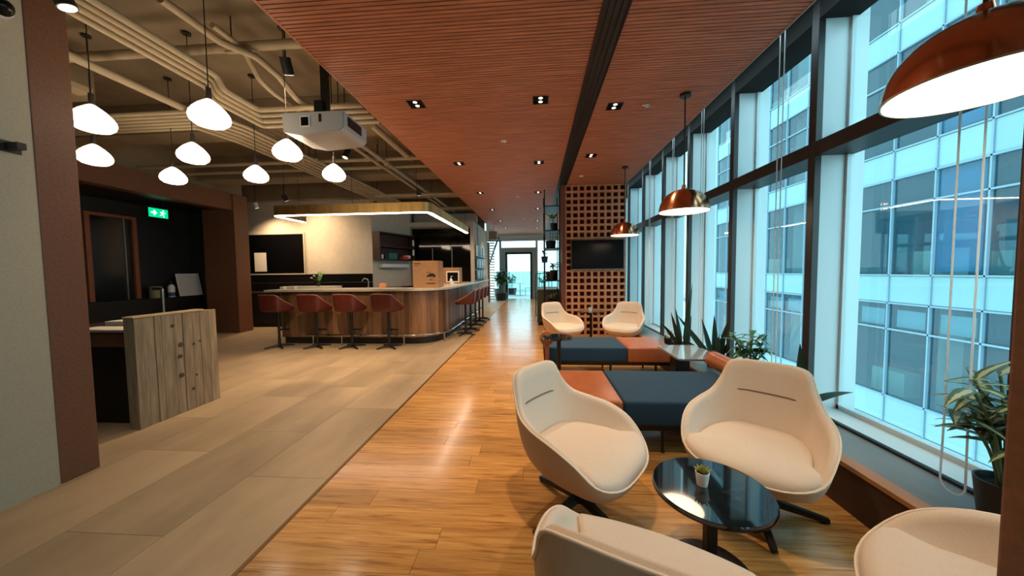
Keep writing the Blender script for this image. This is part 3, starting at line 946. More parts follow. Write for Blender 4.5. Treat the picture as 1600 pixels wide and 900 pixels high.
# ================================================================== DOWNLIGHTS
def downlight():
    t = thing('twin_downlight', 'x', 'lamp', (0, 0, ZC), 0, 'black square twin downlights')
    f = MB(); s = 0.085
    f.box(-s, s, -s, -s + 0.008, -0.006, 0.014); f.box(-s, s, s - 0.008, s, -0.006, 0.014)
    f.box(-s, -s + 0.008, -s, s, -0.006, 0.014); f.box(s - 0.008, s, -s, s, -0.006, 0.014)
    f.box(-s, s, -s, s, 0.0, 0.004)
    f.build('housing', BLACK, t)
    for yy in (-0.04, 0.04):
        MB().lathe([(0.020, -0.004), (0.024, -0.001), (0, 0.0)], 16, (0, yy, 0)).build('reflector', SHADEIN if False else SPOT_E, t)
    return t
dl0 = None
ROWS = [('left', -1.305, [3.72, 5.79, 7.97, 10.16, 12.45, 14.6]), ('middle', 0.062, [3.76, 5.87, 8.07, 10.14, 12.6, 14.7]), ('right', 0.90, [3.98, 5.62])]
for nm, x, ys in ROWS:
    for i, y in enumerate(ys):
        lb = 'black square twin downlight, %s one in the %s row of the wood ceiling' % (ORD[i], nm)
        if dl0 is None:
            dl0 = downlight(); d = dl0; d.location = (x, y, ZC)
        else:
            d = dup(dl0, (x, y, ZC))
        d['label'] = lb
        spot(d, (0, 0, -0.012), SPOT_W * (1.0 if y < 9 else 0.6), 92, 0.75)
# near, out of frame ones that light the seats
for x in (0.062,):
    d = dup(dl0, (x, 1.5, ZC)); d['label'] = 'black square twin downlight overhead out of view, %s row' % ('left' if x < 0 else 'middle')
    spot(d, (0, 0, -0.012), SPOT_W, 92, 0.75)
def disc(name, x, y, label, m, cat='smoke detector', g=None):
    t = thing(name, label, cat, (x, y, ZC), 0, g)
    MB().lathe([(0.045, 0), (0.045, -0.006), (0.030, -0.016), (0, -0.018)], 20).build('cover', m, t, smooth=True)
    MB().lathe([(0.012, -0.017), (0.010, -0.024), (0, -0.025)], 12).build('sensor', GREYP, t)
for i, y in enumerate((4.87, 8.47, 11.98)):
    disc('smoke_detector', -0.45, y, 'small round white detector, %s one along the wood ceiling' % ORD[i], WHITEP, g='round ceiling detectors')
disc('sprinkler_cover', 1.246, 3.99, 'round chrome sprinkler plate near the window side pendant rod', CHROME, 'sprinkler')
disc('round_downlight', 0.897, 6.8, 'small round white downlight before the lattice wall', WHITEP, 'lamp')

# ================================================================== LATTICE WALL AND TV
NX, NZ = 9, 23
X0, X1, YW = 0.645, 1.935, 7.45
px_, pz_ = (X1 - X0) / NX, 3.29 / NZ
wl = struct(MB().box(X0, X1, YW + 0.11, YW + 0.13, 0, 3.29).build('wall_lattice', BRICKIN))
b = MB(); tt = 0.021; hw, hz = px_ / 2 - 0.0015, pz_ / 2 - 0.0015
b.box(-hw, hw, 0, 0.11, -hz, -hz + tt); b.box(-hw, hw, 0, 0.11, hz - tt, hz)
b.box(-hw, -hw + tt, 0, 0.11, -hz + tt, hz - tt); b.box(hw - tt, hw, 0, 0.11, -hz + tt, hz - tt)
bmesh_ = b.mesh('brick', BRICK)
for i in range(NX):
    for k in range(NZ):
        link('brick', bmesh_, wl, (X0 + (i + 0.5) * px_, YW + 0.004 * rnd.random(), (k + 0.5) * pz_))
struct(MB().box(X0 - 0.08, X0 - 0.002, YW - 0.02, YW + 0.9, 0, 3.29).build('trim_3', mat('reddish brown side panel', (120, 66, 44), 0.55, noise=(5, 0.2), stretch=(6, 6, 0.6))))
t = thing('television', 'black flat television with a thin silver frame on the lattice wall', 'television', (1.322, YW - 0.015, 1.78))
MB().box(-0.565, 0.565, -0.045, -0.005, -0.328, 0.328, 0.004).build('bezel', mat('silver bezel', (130, 126, 122), 0.35, metal=0.7), t)
MB().box(-0.553, 0.553, -0.048, -0.045, -0.305, 0.316).build('screen', TVM, t)
MB().box(-0.15, 0.15, -0.005, 0.014, -0.15, 0.15).build('wall_bracket', BLACK, t)

# ================================================================== BAR
XBL, YF, RC, XS, YB = -5.22, 6.58, 0.55, -2.0, 10.55   # left end, front face, corner radius, side face, far end
def bar_path(off, y_end, x_start, step=0.05):
    """face line offset outwards by off"""
    pts = [(x_start, YF - off), (XS - RC, YF - off)]
    for k in range(1, 13):
        a = -PI / 2 + k * PI / 24
        pts.append((XS - RC + (RC + off) * math.cos(a), YF + RC + (RC + off) * math.sin(a)))
    pts.append((XS + off, y_end))
    return pts
def resample(pts, ds):
    out = [Vector(pts[0])]; acc = 0
    for a, b in zip(pts, pts[1:]):
        a, b = Vector(a), Vector(b); L = (b - a).length; d = ds - acc
        while d <= L:
            out.append(a.lerp(b, d / L)); d += ds
        acc = L - (d - ds)
    out.append(Vector(pts[-1])); return out
bar = thing('bar_counter', 'long curved bar counter clad in mixed brown wood planks with pale top', 'bar counter', (0, 0, 0))
pth = bar_path(0, YB, XBL); inn = bar_path(-0.62, YB, XBL)
poly = pth + inn[::-1]
MB().prism(poly, 0.0, 1.06).build('carcass', DARKW, bar)
# recessed toe kick is the carcass; planks stand proud of it
P0 = resample(bar_path(0.03, YB, XBL), 0.01)
i = 0
while i < len(P0) - 4:
    wd = rnd.choice([11, 13, 15, 17, 20]); j = min(i + wd, len(P0) - 1)
    b = MB(); th = 0.022 + rnd.random() * 0.004
    seg = P0[i:j + 1:2]
    if seg[-1] != P0[j]: seg.append(P0[j])
    inner_, outer_ = [], []
    for q, p in enumerate(seg):
        a = seg[max(q - 1, 0)]; c2 = seg[min(q + 1, len(seg) - 1)]
        d = (c2 - a).normalized(); nrm = Vector((d.y, -d.x))
        e = 0.0
        pp = p + d * (0.0012 if q == 0 else (-0.0012 if q == len(seg) - 1 else 0))
        inner_.append(pp); outer_.append(pp + nrm * th)
    b.prism([tuple(p) for p in inner_] + [tuple(p) for p in outer_[::-1]], 0.14, 1.075)
    b.build('plank', WALNUT, bar); i = j
b = MB(); b.box(XBL - 0.03, XBL, YF - 0.05, YF + 0.62, 0.14, 1.075); b.build('end_panel', WALNUT, bar)
tp = bar_path(0.17, YB + 0.05, XBL - 0.28); ti = bar_path(-0.62, YB + 0.05, XBL - 0.28)
MB().prism(tp + ti[::-1], 1.078, 1.12, 0.004).build('worktop', QUARTZ, bar)
MB().prism(bar_path(0.15, YB, XBL - 0.2) + bar_path(0.10, YB, XBL - 0.2)[::-1], 1.062, 1.0775).build('worktop_edge', DARK, bar)
rail = [Vector((x, y, 0.20)) for x, y in bar_path(0.16, YB - 0.1, XBL + 0.6)]
fr = MB().tube(rail, 0.022, 12).build('foot_rail', CHROME, bar, smooth=True)
for x in (-5.1 + 0.6, -3.9, -2.62):
    MB().tube([(x, YF - 0.16, 0), (x, YF - 0.16, 0.2)], 0.014, 10).build('rail_post', CHROME, fr, smooth=True)
MB().tube([(-1.93, 6.85, 0), (-1.93, 6.85, 0.2)], 0.014, 10).build('rail_post', CHROME, fr, smooth=True)
for y in (8.0, 9.1, 10.2):
    MB().tube([(XS + 0.16, y, 0), (XS + 0.16, y, 0.2)], 0.014, 10).build('rail_post', CHROME, fr, smooth=True)
tag(MB().box(-5.52, -4.35, YF + 0.28, YF + 0.66, 1.1205, 1.168, 0.005).build('serving_board', QUARTZ), 'thick pale serving slab lying on the left end of the bar', 'board')

t = thing('wall_counter', 'narrow pale shelf carrying the bar top on along the magazine wall', 'shelf', (-1.978, 10.64, 1.078))
MB().box(0, 0.12, 0, 2.5, 0, 0.042, 0.004).build('top', QUARTZ, t)
MB().box(0, 0.10, 0, 2.48, -0.016, -0.0005).build('edge', DARK, t)
# ---- stools
SK = [(0, -0.235, 1.045), (0.17, -0.232, 1.043), (0.232, -0.205, 1.02), (0.252, -0.12, 0.945), (0.252, 0.03, 0.855), (0.235, 0.15, 0.795), (0.16, 0.21, 0.765), (0, 0.222, 0.76)]
def make_stool(label, group):
    t = thing('bar_stool', label, 'stool', (0, 0, 0), 0, group)
    sh = Shell(SK, 0.715, 0.72, 0.80, 0.030, 0.765, 20, 1.0)
    mo, mi, ring = sh.meshes(RUST, RUST)
    link('bucket_outside', mo, t); link('bucket_inside', mi, t)
    MB().tube([(p.x, p.y, p.z + 0.003) for p in ring + [ring[0]]], 0.006, 6, False).build('piping', mat('pale leather edge', (186, 128, 100), 0.5), t, smooth='all')
    MB().lathe([(0, 0.75), (0.17, 0.75), (0.20, 0.775), (0.18, 0.795), (0, 0.80)], 28).build('seat_pad', RUST, t, smooth=True)
    MB().cyl(0, 0, 0.05, 0.716, 0.024, 14).build('post', BLACK, t, smooth=True)
    MB().box(-0.12, 0.12, 0.10, 0.13, 0.325, 0.35, 0.004).box(-0.014, 0.014, 0.0, 0.11, 0.328, 0.348).build('footrest', BLACK, t)
    for k in range(4):
        a = PI / 4 + k * PI / 2 + 0.25
        d = Vector((math.cos(a), math.sin(a), 0))
        MB().tube([d * 0.01 + Vector((0, 0, 0.045)), d * 0.13 + Vector((0, 0, 0.034)), d * 0.25 + Vector((0, 0, 0.015))], [0.024, 0.018, 0.013], 8).build('leg', BLACK, t, smooth=True)
    return t
s0 = make_stool('rust leather bar stool at the front of the bar, left end', 'rust leather bar stools')
s0.location = (-5.06, 6.22, 0); s0.rotation_euler.z = -0.18
for (x, lb) in ((-4.28, 'rust leather bar stool at the front of the bar, second from left end'), (-3.57, 'rust leather bar stool at the front of the bar, third from left end'), (-2.83, 'rust leather bar stool at the front of the bar, nearest the curved corner')):
    dup(s0, (x, 6.22, 0), -0.16 + rnd.uniform(-.05, .05), lb)
for i, y in enumerate((7.55, 8.15, 8.80, 9.42, 10.02)):
    dup(s0, (-1.62, y, 0), PI / 2 + 0.1, 'rust leather bar stool on the aisle side of the bar, %s from the curved corner' % ['first', 'second', 'third', 'fourth', 'fifth'][i])

# ---- ring light above the bar
rg = thing('bar_pendant_light', 'brass framed u-shaped linear light hanging above the bar', 'lamp', (0, 0, 0))
def ring_path(off):
    pts = []
    xl, xr, yf, r = -5.30, -2.03, 6.40, 0.18
    pts.append((xl + off, 7.35))
    for k in range(7):
        a = PI + k * PI / 12
        pts.append((xl + r + (r - off) * math.cos(a), yf + r + (r - off) * math.sin(a)))
    for k in range(7):
        a = -PI / 2 + k * PI / 12
        pts.append((xr - r + (r - off) * math.cos(a), yf + r + (r - off) * math.sin(a)))
    pts.append((xr - off, 10.1)); return pts
o, i_ = ring_path(0), ring_path(0.10)
MB().prism(o + i_[::-1], 2.612, 2.80).build('brass_band', BRASS, rg, smooth=True)
MB().prism(ring_path(0.012) + ring_path(0.088)[::-1], 2.600, 2.612).build('led_strip', RING_E, rg)
for x, y in ((-5.0, 6.45), (-3.6, 6.45), (-2.3, 6.45), (-2.08, 8.2), (-2.08, 9.9), (-5.25, 7.2)):
    MB().cyl(x, y, 2.80, 3.99, 0.004, 6).build('hanging_wire', DARK, rg)

# ---- back wall of the bar: chalkboard, tiles, counter, shelves
t = thing('wall_screen', 'large black board with a white sheet on it on the bar back wall', 'board', (-7.49, 9.2, 2.015))
MB().box(-0.92, 0.92, -0.04, 0, -0.60, 0.60, 0.004).build('frame', mat('pale board frame', (196, 184, 164), 0.6), t)
MB().box(-0.88, 0.88, -0.045, -0.04, -0.555, 0.555).build('panel', TVM, t)
MB().box(-0.60, -0.24, -0.050, -0.045, -0.50, 0.04).build('paper_sheet', PAPER, t)
TB = mat('black glazed tile', (22, 20, 20), 0.2, var=0.2)
for k in range(6):
    for z in (0.95, 1.19):
        MB().box(k * 0.632 + 0.004, (k + 1) * 0.632 - 0.004, -0.02, 0, z + 0.004, z + 0.232).build('tile', TB, wbb, (-8.4, 9.2, 0))
bc = thing('back_counter', 'dark back counter with cupboard doors along the bar wall', 'cabinet', (-8.4, 9.2, 0))
MB().box(0.0, 3.8, -0.60, -0.002, 0.1, 0.90).build('carcass', DARKW, bc)
MB().box(-0.02, 3.82, -0.63, -0.001, 0.90, 0.94, 0.003).build('worktop', mat('dark worktop', (50, 44, 40), 0.3), bc)
MB().box(0.0, 3.8, -0.55, -0.01, 0.0, 0.1).build('plinth', BLACK, bc)
for k in range(6):
    dd = MB().box(k * 0.633 + 0.004, (k + 1) * 0.633 - 0.004, -0.62, -0.60, 0.12, 0.89).build('door', DARKW, bc)
    MB().box(k * 0.633 + 0.22, k * 0.633 + 0.42, -0.635, -0.62, 0.82, 0.835).build('handle', STEEL, dd)
# angled shelf unit
ang = math.atan2(1.5, 0.53)
sh = thing('wall_shelf', 'dark wooden two tier shelf on the angled side wall of the bar', 'shelf', (-4.585, 9.21, 0), ang)
SHW = mat('dark stained shelf', (58, 36, 28), 0.5, noise=(4, 0.2), stretch=(1, 8, 8))
MB().box(0.0, 1.45, -0.035, -0.004, 1.84, 2.58).build('back_panel', SHW, sh)
for z in (1.80, 2.18, 2.56):
    MB().box(0.0, 1.45, -0.26, -0.004, z, z + 0.035).build('shelf_board', SHW, sh)
MB().box(-0.005, 0.03, -0.26, -0.004, 1.80, 2.595).build('side_panel', SHW, sh)
MB().box(1.42, 1.455, -0.26, -0.004, 1.80, 2.595).build('side_panel', SHW, sh)
def on_shelf(u, v, z):
    return (-4.585 + u * math.cos(ang) - v * math.sin(ang), 9.21 + u * math.sin(ang) + v * math.cos(ang), z)
t = thing('storage_box', 'teal storage box on the lower bar shelf', 'box', on_shelf(0.55, -0.14, 1.8355), ang)
MB().box(-0.16, 0.16, -0.09, 0.09, 0, 0.16, 0.006).build('body', mat('teal plastic', (52, 110, 108), 0.5), t)
MB().box(-0.165, 0.165, -0.095, 0.095, 0.16, 0.185, 0.005).build('lid', mat('teal lid', (40, 92, 92), 0.5), t)
t = thing('glass_cup', 'small white cup on the lower bar shelf', 'cup', on_shelf(0.20, -0.14, 1.8355))
MB().lathe([(0, 0), (0.03, 0), (0.035, 0.13), (0.03, 0.13), (0.027, 0.01), (0, 0.01)], 16).build('body', WHITEP, t, smooth=True)
t = thing('folded_cloth', 'red and white bundle on the lower bar shelf', 'cloth', on_shelf(1.15, -0.14, 1.8355), ang)
MB().box(-0.17, 0.05, -0.09, 0.09, 0, 0.10, 0.04, 3).build('red_cloth', mat('red cloth', (196, 62, 46), 0.8), t, smooth=True)
MB().box(-0.02, 0.18, -0.08, 0.08, 0.03, 0.14, 0.04, 3).build('white_cloth', mat('pink white cloth', (230, 200, 186), 0.8), t, smooth=True)
t = thing('paper_dispenser', 'long white wall unit under the dark bar shelf', 'dispenser', (-4.585, 9.21, 1.58), ang)
MB().box(0.2, 1.3, -0.16, -0.004, 0, 0.12, 0.02, 3).build('body', WHITEP, t, smooth=True)
MB().box(0.25, 1.25, -0.165, -0.15, 0.01, 0.03).build('slot', GREYP, t)
for z, lb in ((2.25, 'small framed picture, upper of two beside the bar shelf'), (1.95, 'small framed picture, lower of two beside the bar shelf')):
    t = thing('picture_frame', lb, 'picture', on_shelf(1.38, -0.262, z), ang)
    MB().box(-0.055, 0.055, -0.012, 0.0, 0, 0.22).build('frame', BLACK, t); MB().box(-0.042, 0.042, -0.014, -0.012, 0.02, 0.20).build('print', PAPER, t)
# glazed drinks cabinet
fg = thing('drinks_fridge', 'black glass fronted drinks cabinet with pale frame behind the bar', 'cabinet', (-4.05, 10.7, 0))
MB().box(0.0, 1.96, 0.03, 0.58, 0.0, 2.88).build('carcass', mat('black cabinet', (14, 14, 15), 0.5), fg)
f = MB(); f.box(0, 0.05, -0.02, 0.03, 0, 2.90); f.box(0.05, 1.96, -0.02, 0.03, 2.84, 2.90); f.box(0.05, 1.96, -0.02, 0.03, 0, 0.92)
f.build('frame', mat('grey frame', (150, 144, 134), 0.5), fg)
for k in range(3):
    d = MB().box(0.055 + k * 0.635, 0.055 + (k + 1) * 0.635 - 0.006, -0.012, 0.02, 0.93, 2.835).build('door', FRIDGEM, fg)
    MB().box(0.075 + k * 0.635, 0.095 + k * 0.635, -0.04, -0.012, 1.4, 2.2).build('handle', STEEL, d)
# magazine rack on the right hand wall
mg = thing('magazine_rack', 'black wall rack with magazines and books at the bar end', 'rack', (-1.98, 10.75, 0))
for z in (1.20, 1.55, 1.92):
    MB().box(0.002, 0.10, 0.0, 1.9, z, z + 0.02).build('shelf', BLACK, mg)
    MB().tube([(0.10, 0.0, z + 0.08), (0.10, 1.9, z + 0.08)], 0.006, 6).build('rail', BLACK, mg)
MC = [(30, 60, 70), (210, 214, 210), (20, 30, 40), (160, 190, 196), (150, 60, 50), (220, 216, 200), (60, 50, 44)]
k = 0
for z, h in ((1.221, 0.26), (1.571, 0.30), (1.941, 0.36)):
    y = 0.1
    while y < 1.7:
        c_ = MC[k % 7]
        mgz = thing('magazine', '%s magazine standing on the %s shelf of the wall rack, %s along' % (['dark teal', 'pale grey', 'black', 'light blue', 'red', 'cream', 'brown'][k % 7], {1.221: 'lowest', 1.571: 'middle', 1.941: 'top'}[z], ORD[int(y / 0.27)]), 'magazine', (-1.975, 10.75 + y, z), 0, 'magazines in the wall rack')
        MB().box(0.035, 0.055, 0.0, 0.22, 0, h).build('cover', mat('cover%d' % (k % 7), c_, 0.4), mgz)
        MB().box(0.036, 0.054, 0.221, 0.223, 0.004, h - 0.004).build('pages', PAPER, mgz)
        y += 0.27; k += 1
# things on the bar
def carton(name, label, loc, rz, wx, wy, h, prints):
    t = thing(name, label, 'box', loc, rz)
    MB().box(-wx / 2, wx / 2, -wy / 2, wy / 2, 0, h, 0.004).build('carton', CARD, t)
    MB().box(-wx / 2 - 0.001, wx / 2 + 0.001, -0.025, 0.025, h - 0.001, h + 0.001).build('packing_tape', mat('tape', (196, 160, 116), 0.3), t)
    for (m, pts) in prints:
        b = MB()
        for (x0, x1, z0, z1) in pts:
            b.box(x0, x1, -wy / 2 - 0.0012, -wy / 2, z0, z1)
        stuff(b.build('print', m, t))
    return t
def words_(x0, x1, z, h, r):
    out = []; x = x0
    while x < x1:
        wd = h * r.choice([0.4, 0.6, 0.7]); out.append((x, min(x + wd, x1), z, z + h)); x += wd + h * 0.25
    return out
rr = random.Random(3)
car = [(0.03, 0.21, 0.235, 0.26), (0.05, 0.19, 0.26, 0.285), (0.02, 0.06, 0.22, 0.24), (0.09, 0.12, 0.22, 0.24), (0.15, 0.2, 0.215, 0.24), (0.09, 0.17, 0.285, 0.30)]
carton('cardboard_box', 'large brown cardboard box with black print standing on the bar', (-2.30, 7.05, 1.1205), 0.05, 0.53, 0.45, 0.56,
       [(INK, words_(-0.235, -0.10, 0.49, 0.025, rr) + words_(-0.235, -0.15, 0.45, 0.012, rr)), (INK, words_(0.02, 0.10, 0.315, 0.014, rr) + car + words_(0.02, 0.20, 0.075, 0.03, rr)), (INK, words_(0.08, 0.14, 0.155, 0.022, rr)), (REDINK, [(0.15, 0.215, 0.185, 0.19), (0.15, 0.215, 0.15, 0.155), (0.15, 0.155, 0.15, 0.19), (0.21, 0.215, 0.15, 0.19)])])
carton('cardboard_box', 'smaller plain cardboard box at the far right end of the bar', (-2.35, 9.25, 1.1205), 0.0, 0.50, 0.35, 0.44, [(REDINK, [(-0.02, 0.10, 0.09, 0.13)])])
t = thing('soap_dispenser', 'white pump bottle standing on the bar before the tablet', 'bottle', (-2.12, 8.25, 1.1205))
MB().lathe([(0, 0), (0.036, 0), (0.038, 0.01), (0.036, 0.13), (0.015, 0.155), (0.015, 0.17), (0, 0.17)], 20).build('bottle', WHITEP, t, smooth=True)
MB().lathe([(0.006, 0.17), (0.006, 0.21), (0, 0.21)], 8).box(-0.01, 0.045, -0.008, 0.008, 0.205, 0.22).build('pump', WHITEP, t)
t = thing('order_tablet', 'black point of sale screen in a white stand on the bar', 'tablet', (-2.2, 8.75, 1.1205), 0.1)
MB().box(-0.17, 0.17, -0.02, 0.01, 0.05, 0.34, 0.02, 3).build('housing', WHITEP, t)
MB().box(-0.14, 0.14, -0.023, -0.02, 0.08, 0.31).build('screen', TVM, t)
MB().box(-0.07, 0.07, -0.07, 0.10, 0.0, 0.015).box(-0.03, 0.03, 0.0, 0.03, 0.01, 0.06).build('stand', WHITEP, t)
t = thing('tea_tray', 'small pale tray lying on the bar right of the large cardboard box', 'tray', (-2.32, 7.85, 1.1205))
MB().box(-0.17, 0.17, -0.11, 0.11, 0, 0.012, 0.004).build('base', QUARTZ, t)
MB().box(-0.17, 0.17, -0.11, -0.10, 0.012, 0.03).box(-0.17, 0.17, 0.10, 0.11, 0.012, 0.03).build('rim', QUARTZ, t)
t = thing('napkin_holder', 'small orange box on the bar front', 'box', (-3.22, 6.85, 1.1205))
MB().box(-0.055, 0.055, -0.05, 0.05, 0, 0.095, 0.004).build('body', mat('orange card', (226, 150, 100), 0.7), t)
MB().box(-0.045, 0.045, -0.04, 0.04, 0.095, 0.10).build('napkins', PAPER, t)
t = thing('tap', 'chrome swan neck tap behind the bar front', 'tap', (-3.62, 7.02, 1.1205))
MB().cyl(0, 0, 0, 0.03, 0.025).build('base', CHROME, t, smooth=True)
MB().tube(chaikin([(0, 0, 0.02), (0, 0, 0.15), (-0.03, 0, 0.20), (-0.11, 0, 0.20), (-0.14, 0, 0.15)], 2), 0.011, 10).build('spout', CHROME, t, smooth=True)
t = thing('flower_vase', 'white blossoms and pale green sprigs in a vase on the left bar end', 'flowers', (-4.72, 6.98, 1.1685))
MB().lathe([(0, 0), (0.03, 0), (0.045, 0.05), (0.025, 0.10), (0.03, 0.12), (0, 0.11)], 20).build('vase', POTB, t, smooth=True)
for k in range(7):
    a = k * 2.4; rad = 0.05 + 0.02 * (k % 3)
    q = Vector((math.cos(a) * rad * 1.6 - 0.04, math.sin(a) * rad, 0.17 + 0.045 * (k % 4)))
    MB().tube([(0, 0, 0.1), q], 0.003, 5).build('stem', STEMM, t)
    MB().lathe([(0, 0), (0.022, 0.006), (0.028, 0.016), (0.015, 0.024), (0, 0.02)], 10, tuple(q)).build('blossom', mat('blossom', (238, 232, 214), 0.7), t, smooth=True)
for k in range(7):
    b = MB(); b.leaf((0.02, 0, 0.1), (0.2 + 0.3 * math.cos(k), 0.3 * math.sin(k * 2), 1), 0.24, 0.04, 0.2); b.build('leaf', LIME, t)
for x, y, lb in ((-5.30, 6.72, 'small white cup at the very left end of the bar'), (-5.08, 6.75, 'low white dish beside the cup at the left bar end')):
    t = thing('white_cup', lb, 'cup', (x, y, 1.1205))
    MB().lathe([(0, 0), (0.025, 0), (0.035, 0.06), (0.031, 0.06), (0.022, 0.006), (0, 0.006)], 16).build('bowl', WHITEP, t, smooth=True)
    MB().tube([(0.034, 0, 0.045), (0.05, 0, 0.04), (0.048, 0, 0.02), (0.03, 0, 0.018)], 0.004, 6).build('handle', WHITEP, t)

# ================================================================== RECEPTION
dk = thing('reception_desk', 'reception desk with dark body and a brown top behind the plank screen', 'desk', (-3.84, 2.93, 0))
MB().box(-1.2, 0, 0.02, 0.78, 0.0, 0.80).build('body', BLACK, dk)
MB().box(-1.22, 0.0, 0, 0.8, 0.76, 0.885).build('apron', BROWN, dk)
MB().box(-1.23, 0.0, -0.02, 0.8, 0.885, 0.905, 0.003).build('desktop', mat('dark desktop', (58, 44, 36), 0.4), dk)
ds = thing('plank_screen', 'weathered grey brown plank clad screen at the front of the reception desk', 'screen', (-3.82, 2.82, 0))
MB().box(0.0, 0.085, 0.004, 0.80, 0, 1.045).build('core', RECLAIM, ds)
y = 0.0
for wv in (0.07, 0.10, 0.06, 0.115, 0.085, 0.10, 0.085, 0.10, 0.09):
    pk = MB().box(0.086, 0.105 + rnd.random() * 0.008, y + 0.002, y + wv - 0.002, 0.0, 1.05 - rnd.random() * 0.004, 0.003, 1).build('plank', RECLAIM, ds)
    y += wv
MB().box(0.0, 0.112, -0.004, 0.66, 1.051, 1.066, 0.002).build('cap', mat('pale wood cap', (206, 176, 132), 0.5), ds)
KN = mat('dark knot', (84, 66, 48), 0.8)
for ky, kz, kr in ((0.385, 0.60, 0.022), (0.40, 0.72, 0.026), (0.39, 0.40, 0.024), (0.53, 0.70, 0.014), (0.60, 0.72, 0.012), (0.545, 0.36, 0.010), (0.50, 0.22, 0.015), (0.33, 0.93, 0.018)):
    MB().tube([(0.104, ky, kz), (0.1145, ky, kz)], kr, 12).build('knot', KN, ds)
t = thing('open_book', 'open white brochure lying on the reception desk', 'paper', (-4.25, 3.04, 0.9055))
MB().box(-0.30, 0, -0.08, 0.12, 0.0, 0.018, 0.004).build('left_page', PAPER, t)
MB().box(0.002, 0.30, -0.08, 0.12, 0.0, 0.016, 0.004).build('right_page', PAPER, t)
t = thing('paper_stack', 'stack of cream papers at the back of the reception desk', 'paper', (-4.50, 3.38, 0.9055))
MB().box(-0.15, 0.15, -0.1, 0.1, 0, 0.05).build('sheets', PAPER, t)
tag(MB().box(-4.3, -4.0, 3.3, 3.5, 0.9055, 0.96, 0.02, 2).build('black_pouch', BLACK), 'black pouch between papers on the reception desk', 'bag')
t = thing('white_bowl', 'small white bowl behind the plank screen on the reception desk', 'bowl', (-4.0, 3.6, 0.9055))
MB().lathe([(0, 0), (0.04, 0), (0.07, 0.07), (0.066, 0.07), (0.036, 0.008), (0, 0.008)], 24).build('body', WHITEP, t, smooth=True)
MB().lathe([(0.036, 0.0), (0.036, -0.0005), (0, -0.0005)], 16).build('foot', WHITEP, t)
t = thing('chrome_post', 'bent chrome pipe standing behind the plank screen', 'pipe', (-6.27, 5.2, 0))
MB().tube(chaikin([(0, 0, 0), (0, 0, 1.15), (0.0, 0, 1.21), (-0.05, 0, 1.22), (-0.16, 0, 1.215)], 2), 0.025, 12).build('tube', STEEL, t, smooth=True)
MB().cyl(0, 0, 0, 0.012, 0.06).build('base', STEEL, t)
# alcove shelf & things
asf = thing('alcove_shelf', 'long black shelf along the dark alcove wall', 'shelf', (-8.82, 5.2, 0))
MB().box(0.002, 0.35, 0.0, 2.78, 0.90, 0.93).build('board', BLACK, asf)
MB().box(0.004, 0.33, 0.02, 2.76, 0.1, 0.9).build('cabinet', mat('black cabinet front', (20, 20, 20), 0.4), asf)
mf = thing('timber_frame', 'tall timber framed dark glass panel on the alcove wall', 'frame', (-8.82, 5.98, 0.935))
f = MB(); f.box(0.01, 0.09, -0.02, 0.06, 0, 1.78); f.box(0.01, 0.09, 0.76, 0.84, 0, 1.78); f.box(0.01, 0.09, 0.06, 0.76, 1.72, 1.78)
f.build('frame', mat('warm timber', (150, 84, 50), 0.45, noise=(4, 0.2), stretch=(8, 8, 0.6)), mf)
MB().box(0.02, 0.04, 0.06, 0.76, 0, 1.72).build('panel', mat('dark mirror', (26, 28, 28), 0.15), mf)
MB().box(0.04, 0.06, 0.62, 0.645, 0, 1.72).build('bar', STEEL, mf)
t = thing('white_board', 'white framed board leaning on the alcove shelf', 'board', (-8.55, 7.70, 0.9305))
rot = Matrix.Rotation(math.radians(-10), 3, 'Y')
MB().box(-0.012, 0.012, -0.27, 0.27, -0.27, 0.27, rot=rot).build('panel', PAPER, t, (0, 0, 0.275))
MB().box(0.0125, 0.015, -0.25, 0.25, -0.25, 0.25, rot=rot).build('sheet', mat('light grey sheet', (200, 194, 188), 0.6), t, (0, 0, 0.275))
t = thing('spray_bottle', 'white bottle with a blue label on the alcove shelf', 'bottle', (-8.6, 7.33, 0.9305))
MB().lathe([(0, 0), (0.062, 0), (0.066, 0.02), (0.066, 0.24), (0.035, 0.29), (0, 0.29)], 24).build('body', WHITEP, t, smooth=True)
MB().lathe([(0.0675, 0.02), (0.0675, 0.11)], 24, close=False).build('label', mat('blue label', (40, 70, 120), 0.5), t)
MB().lathe([(0.03, 0.285), (0.03, 0.34), (0.012, 0.345), (0.012, 0.38), (0, 0.38)], 16).build('cap', BLACK, t)
t = thing('canister', 'olive beige canister on the alcove shelf beside the timber frame', 'canister', (-8.6, 7.0, 0.9305))
MB().lathe([(0, 0), (0.11, 0), (0.11, 0.24), (0, 0.24)], 28).build('body', mat('olive beige', (136, 124, 92), 0.5), t, smooth=True)
MB().lathe([(0.112, 0.24), (0.112, 0.265), (0, 0.27)], 28).build('lid', mat('olive beige lid', (116, 104, 78), 0.5), t, smooth=True)
# exit sign
es = thing('exit_sign', 'green lit exit sign with a white arrow and running figure', 'sign', (-8.0, 6.45, 2.66))
MB().box(-0.02, 0.02, 0, 0.38, 0, 0.20, 0.004).build('housing', BLACK, es)
MB().box(0.0205, 0.023, 0.006, 0.374, 0.006, 0.194).build('face', GREEN_E, es)
MB().tube([(0, 0.08, 0.2), (0, 0.08, 0.36)], 0.006, 6).tube([(0, 0.30, 0.2), (0, 0.30, 0.36)], 0.006, 6).build('hanger', DARK, es)
def flat(pts, m, nm):   # polygon on the sign face, (y, z)
    b = MB(); a = [b.bm.verts.new((0.0235, y, z)) for y, z in pts]; c2 = [b.bm.verts.new((0.0245, y, z)) for y, z in pts]
    b.bm.faces.new(a[::-1]); b.bm.faces.new(c2)
    for k in range(len(pts)): b.bm.faces.new((a[k], a[(k + 1) % len(pts)], c2[(k + 1) % len(pts)], c2[k]))
    return b.build(nm, m, es)
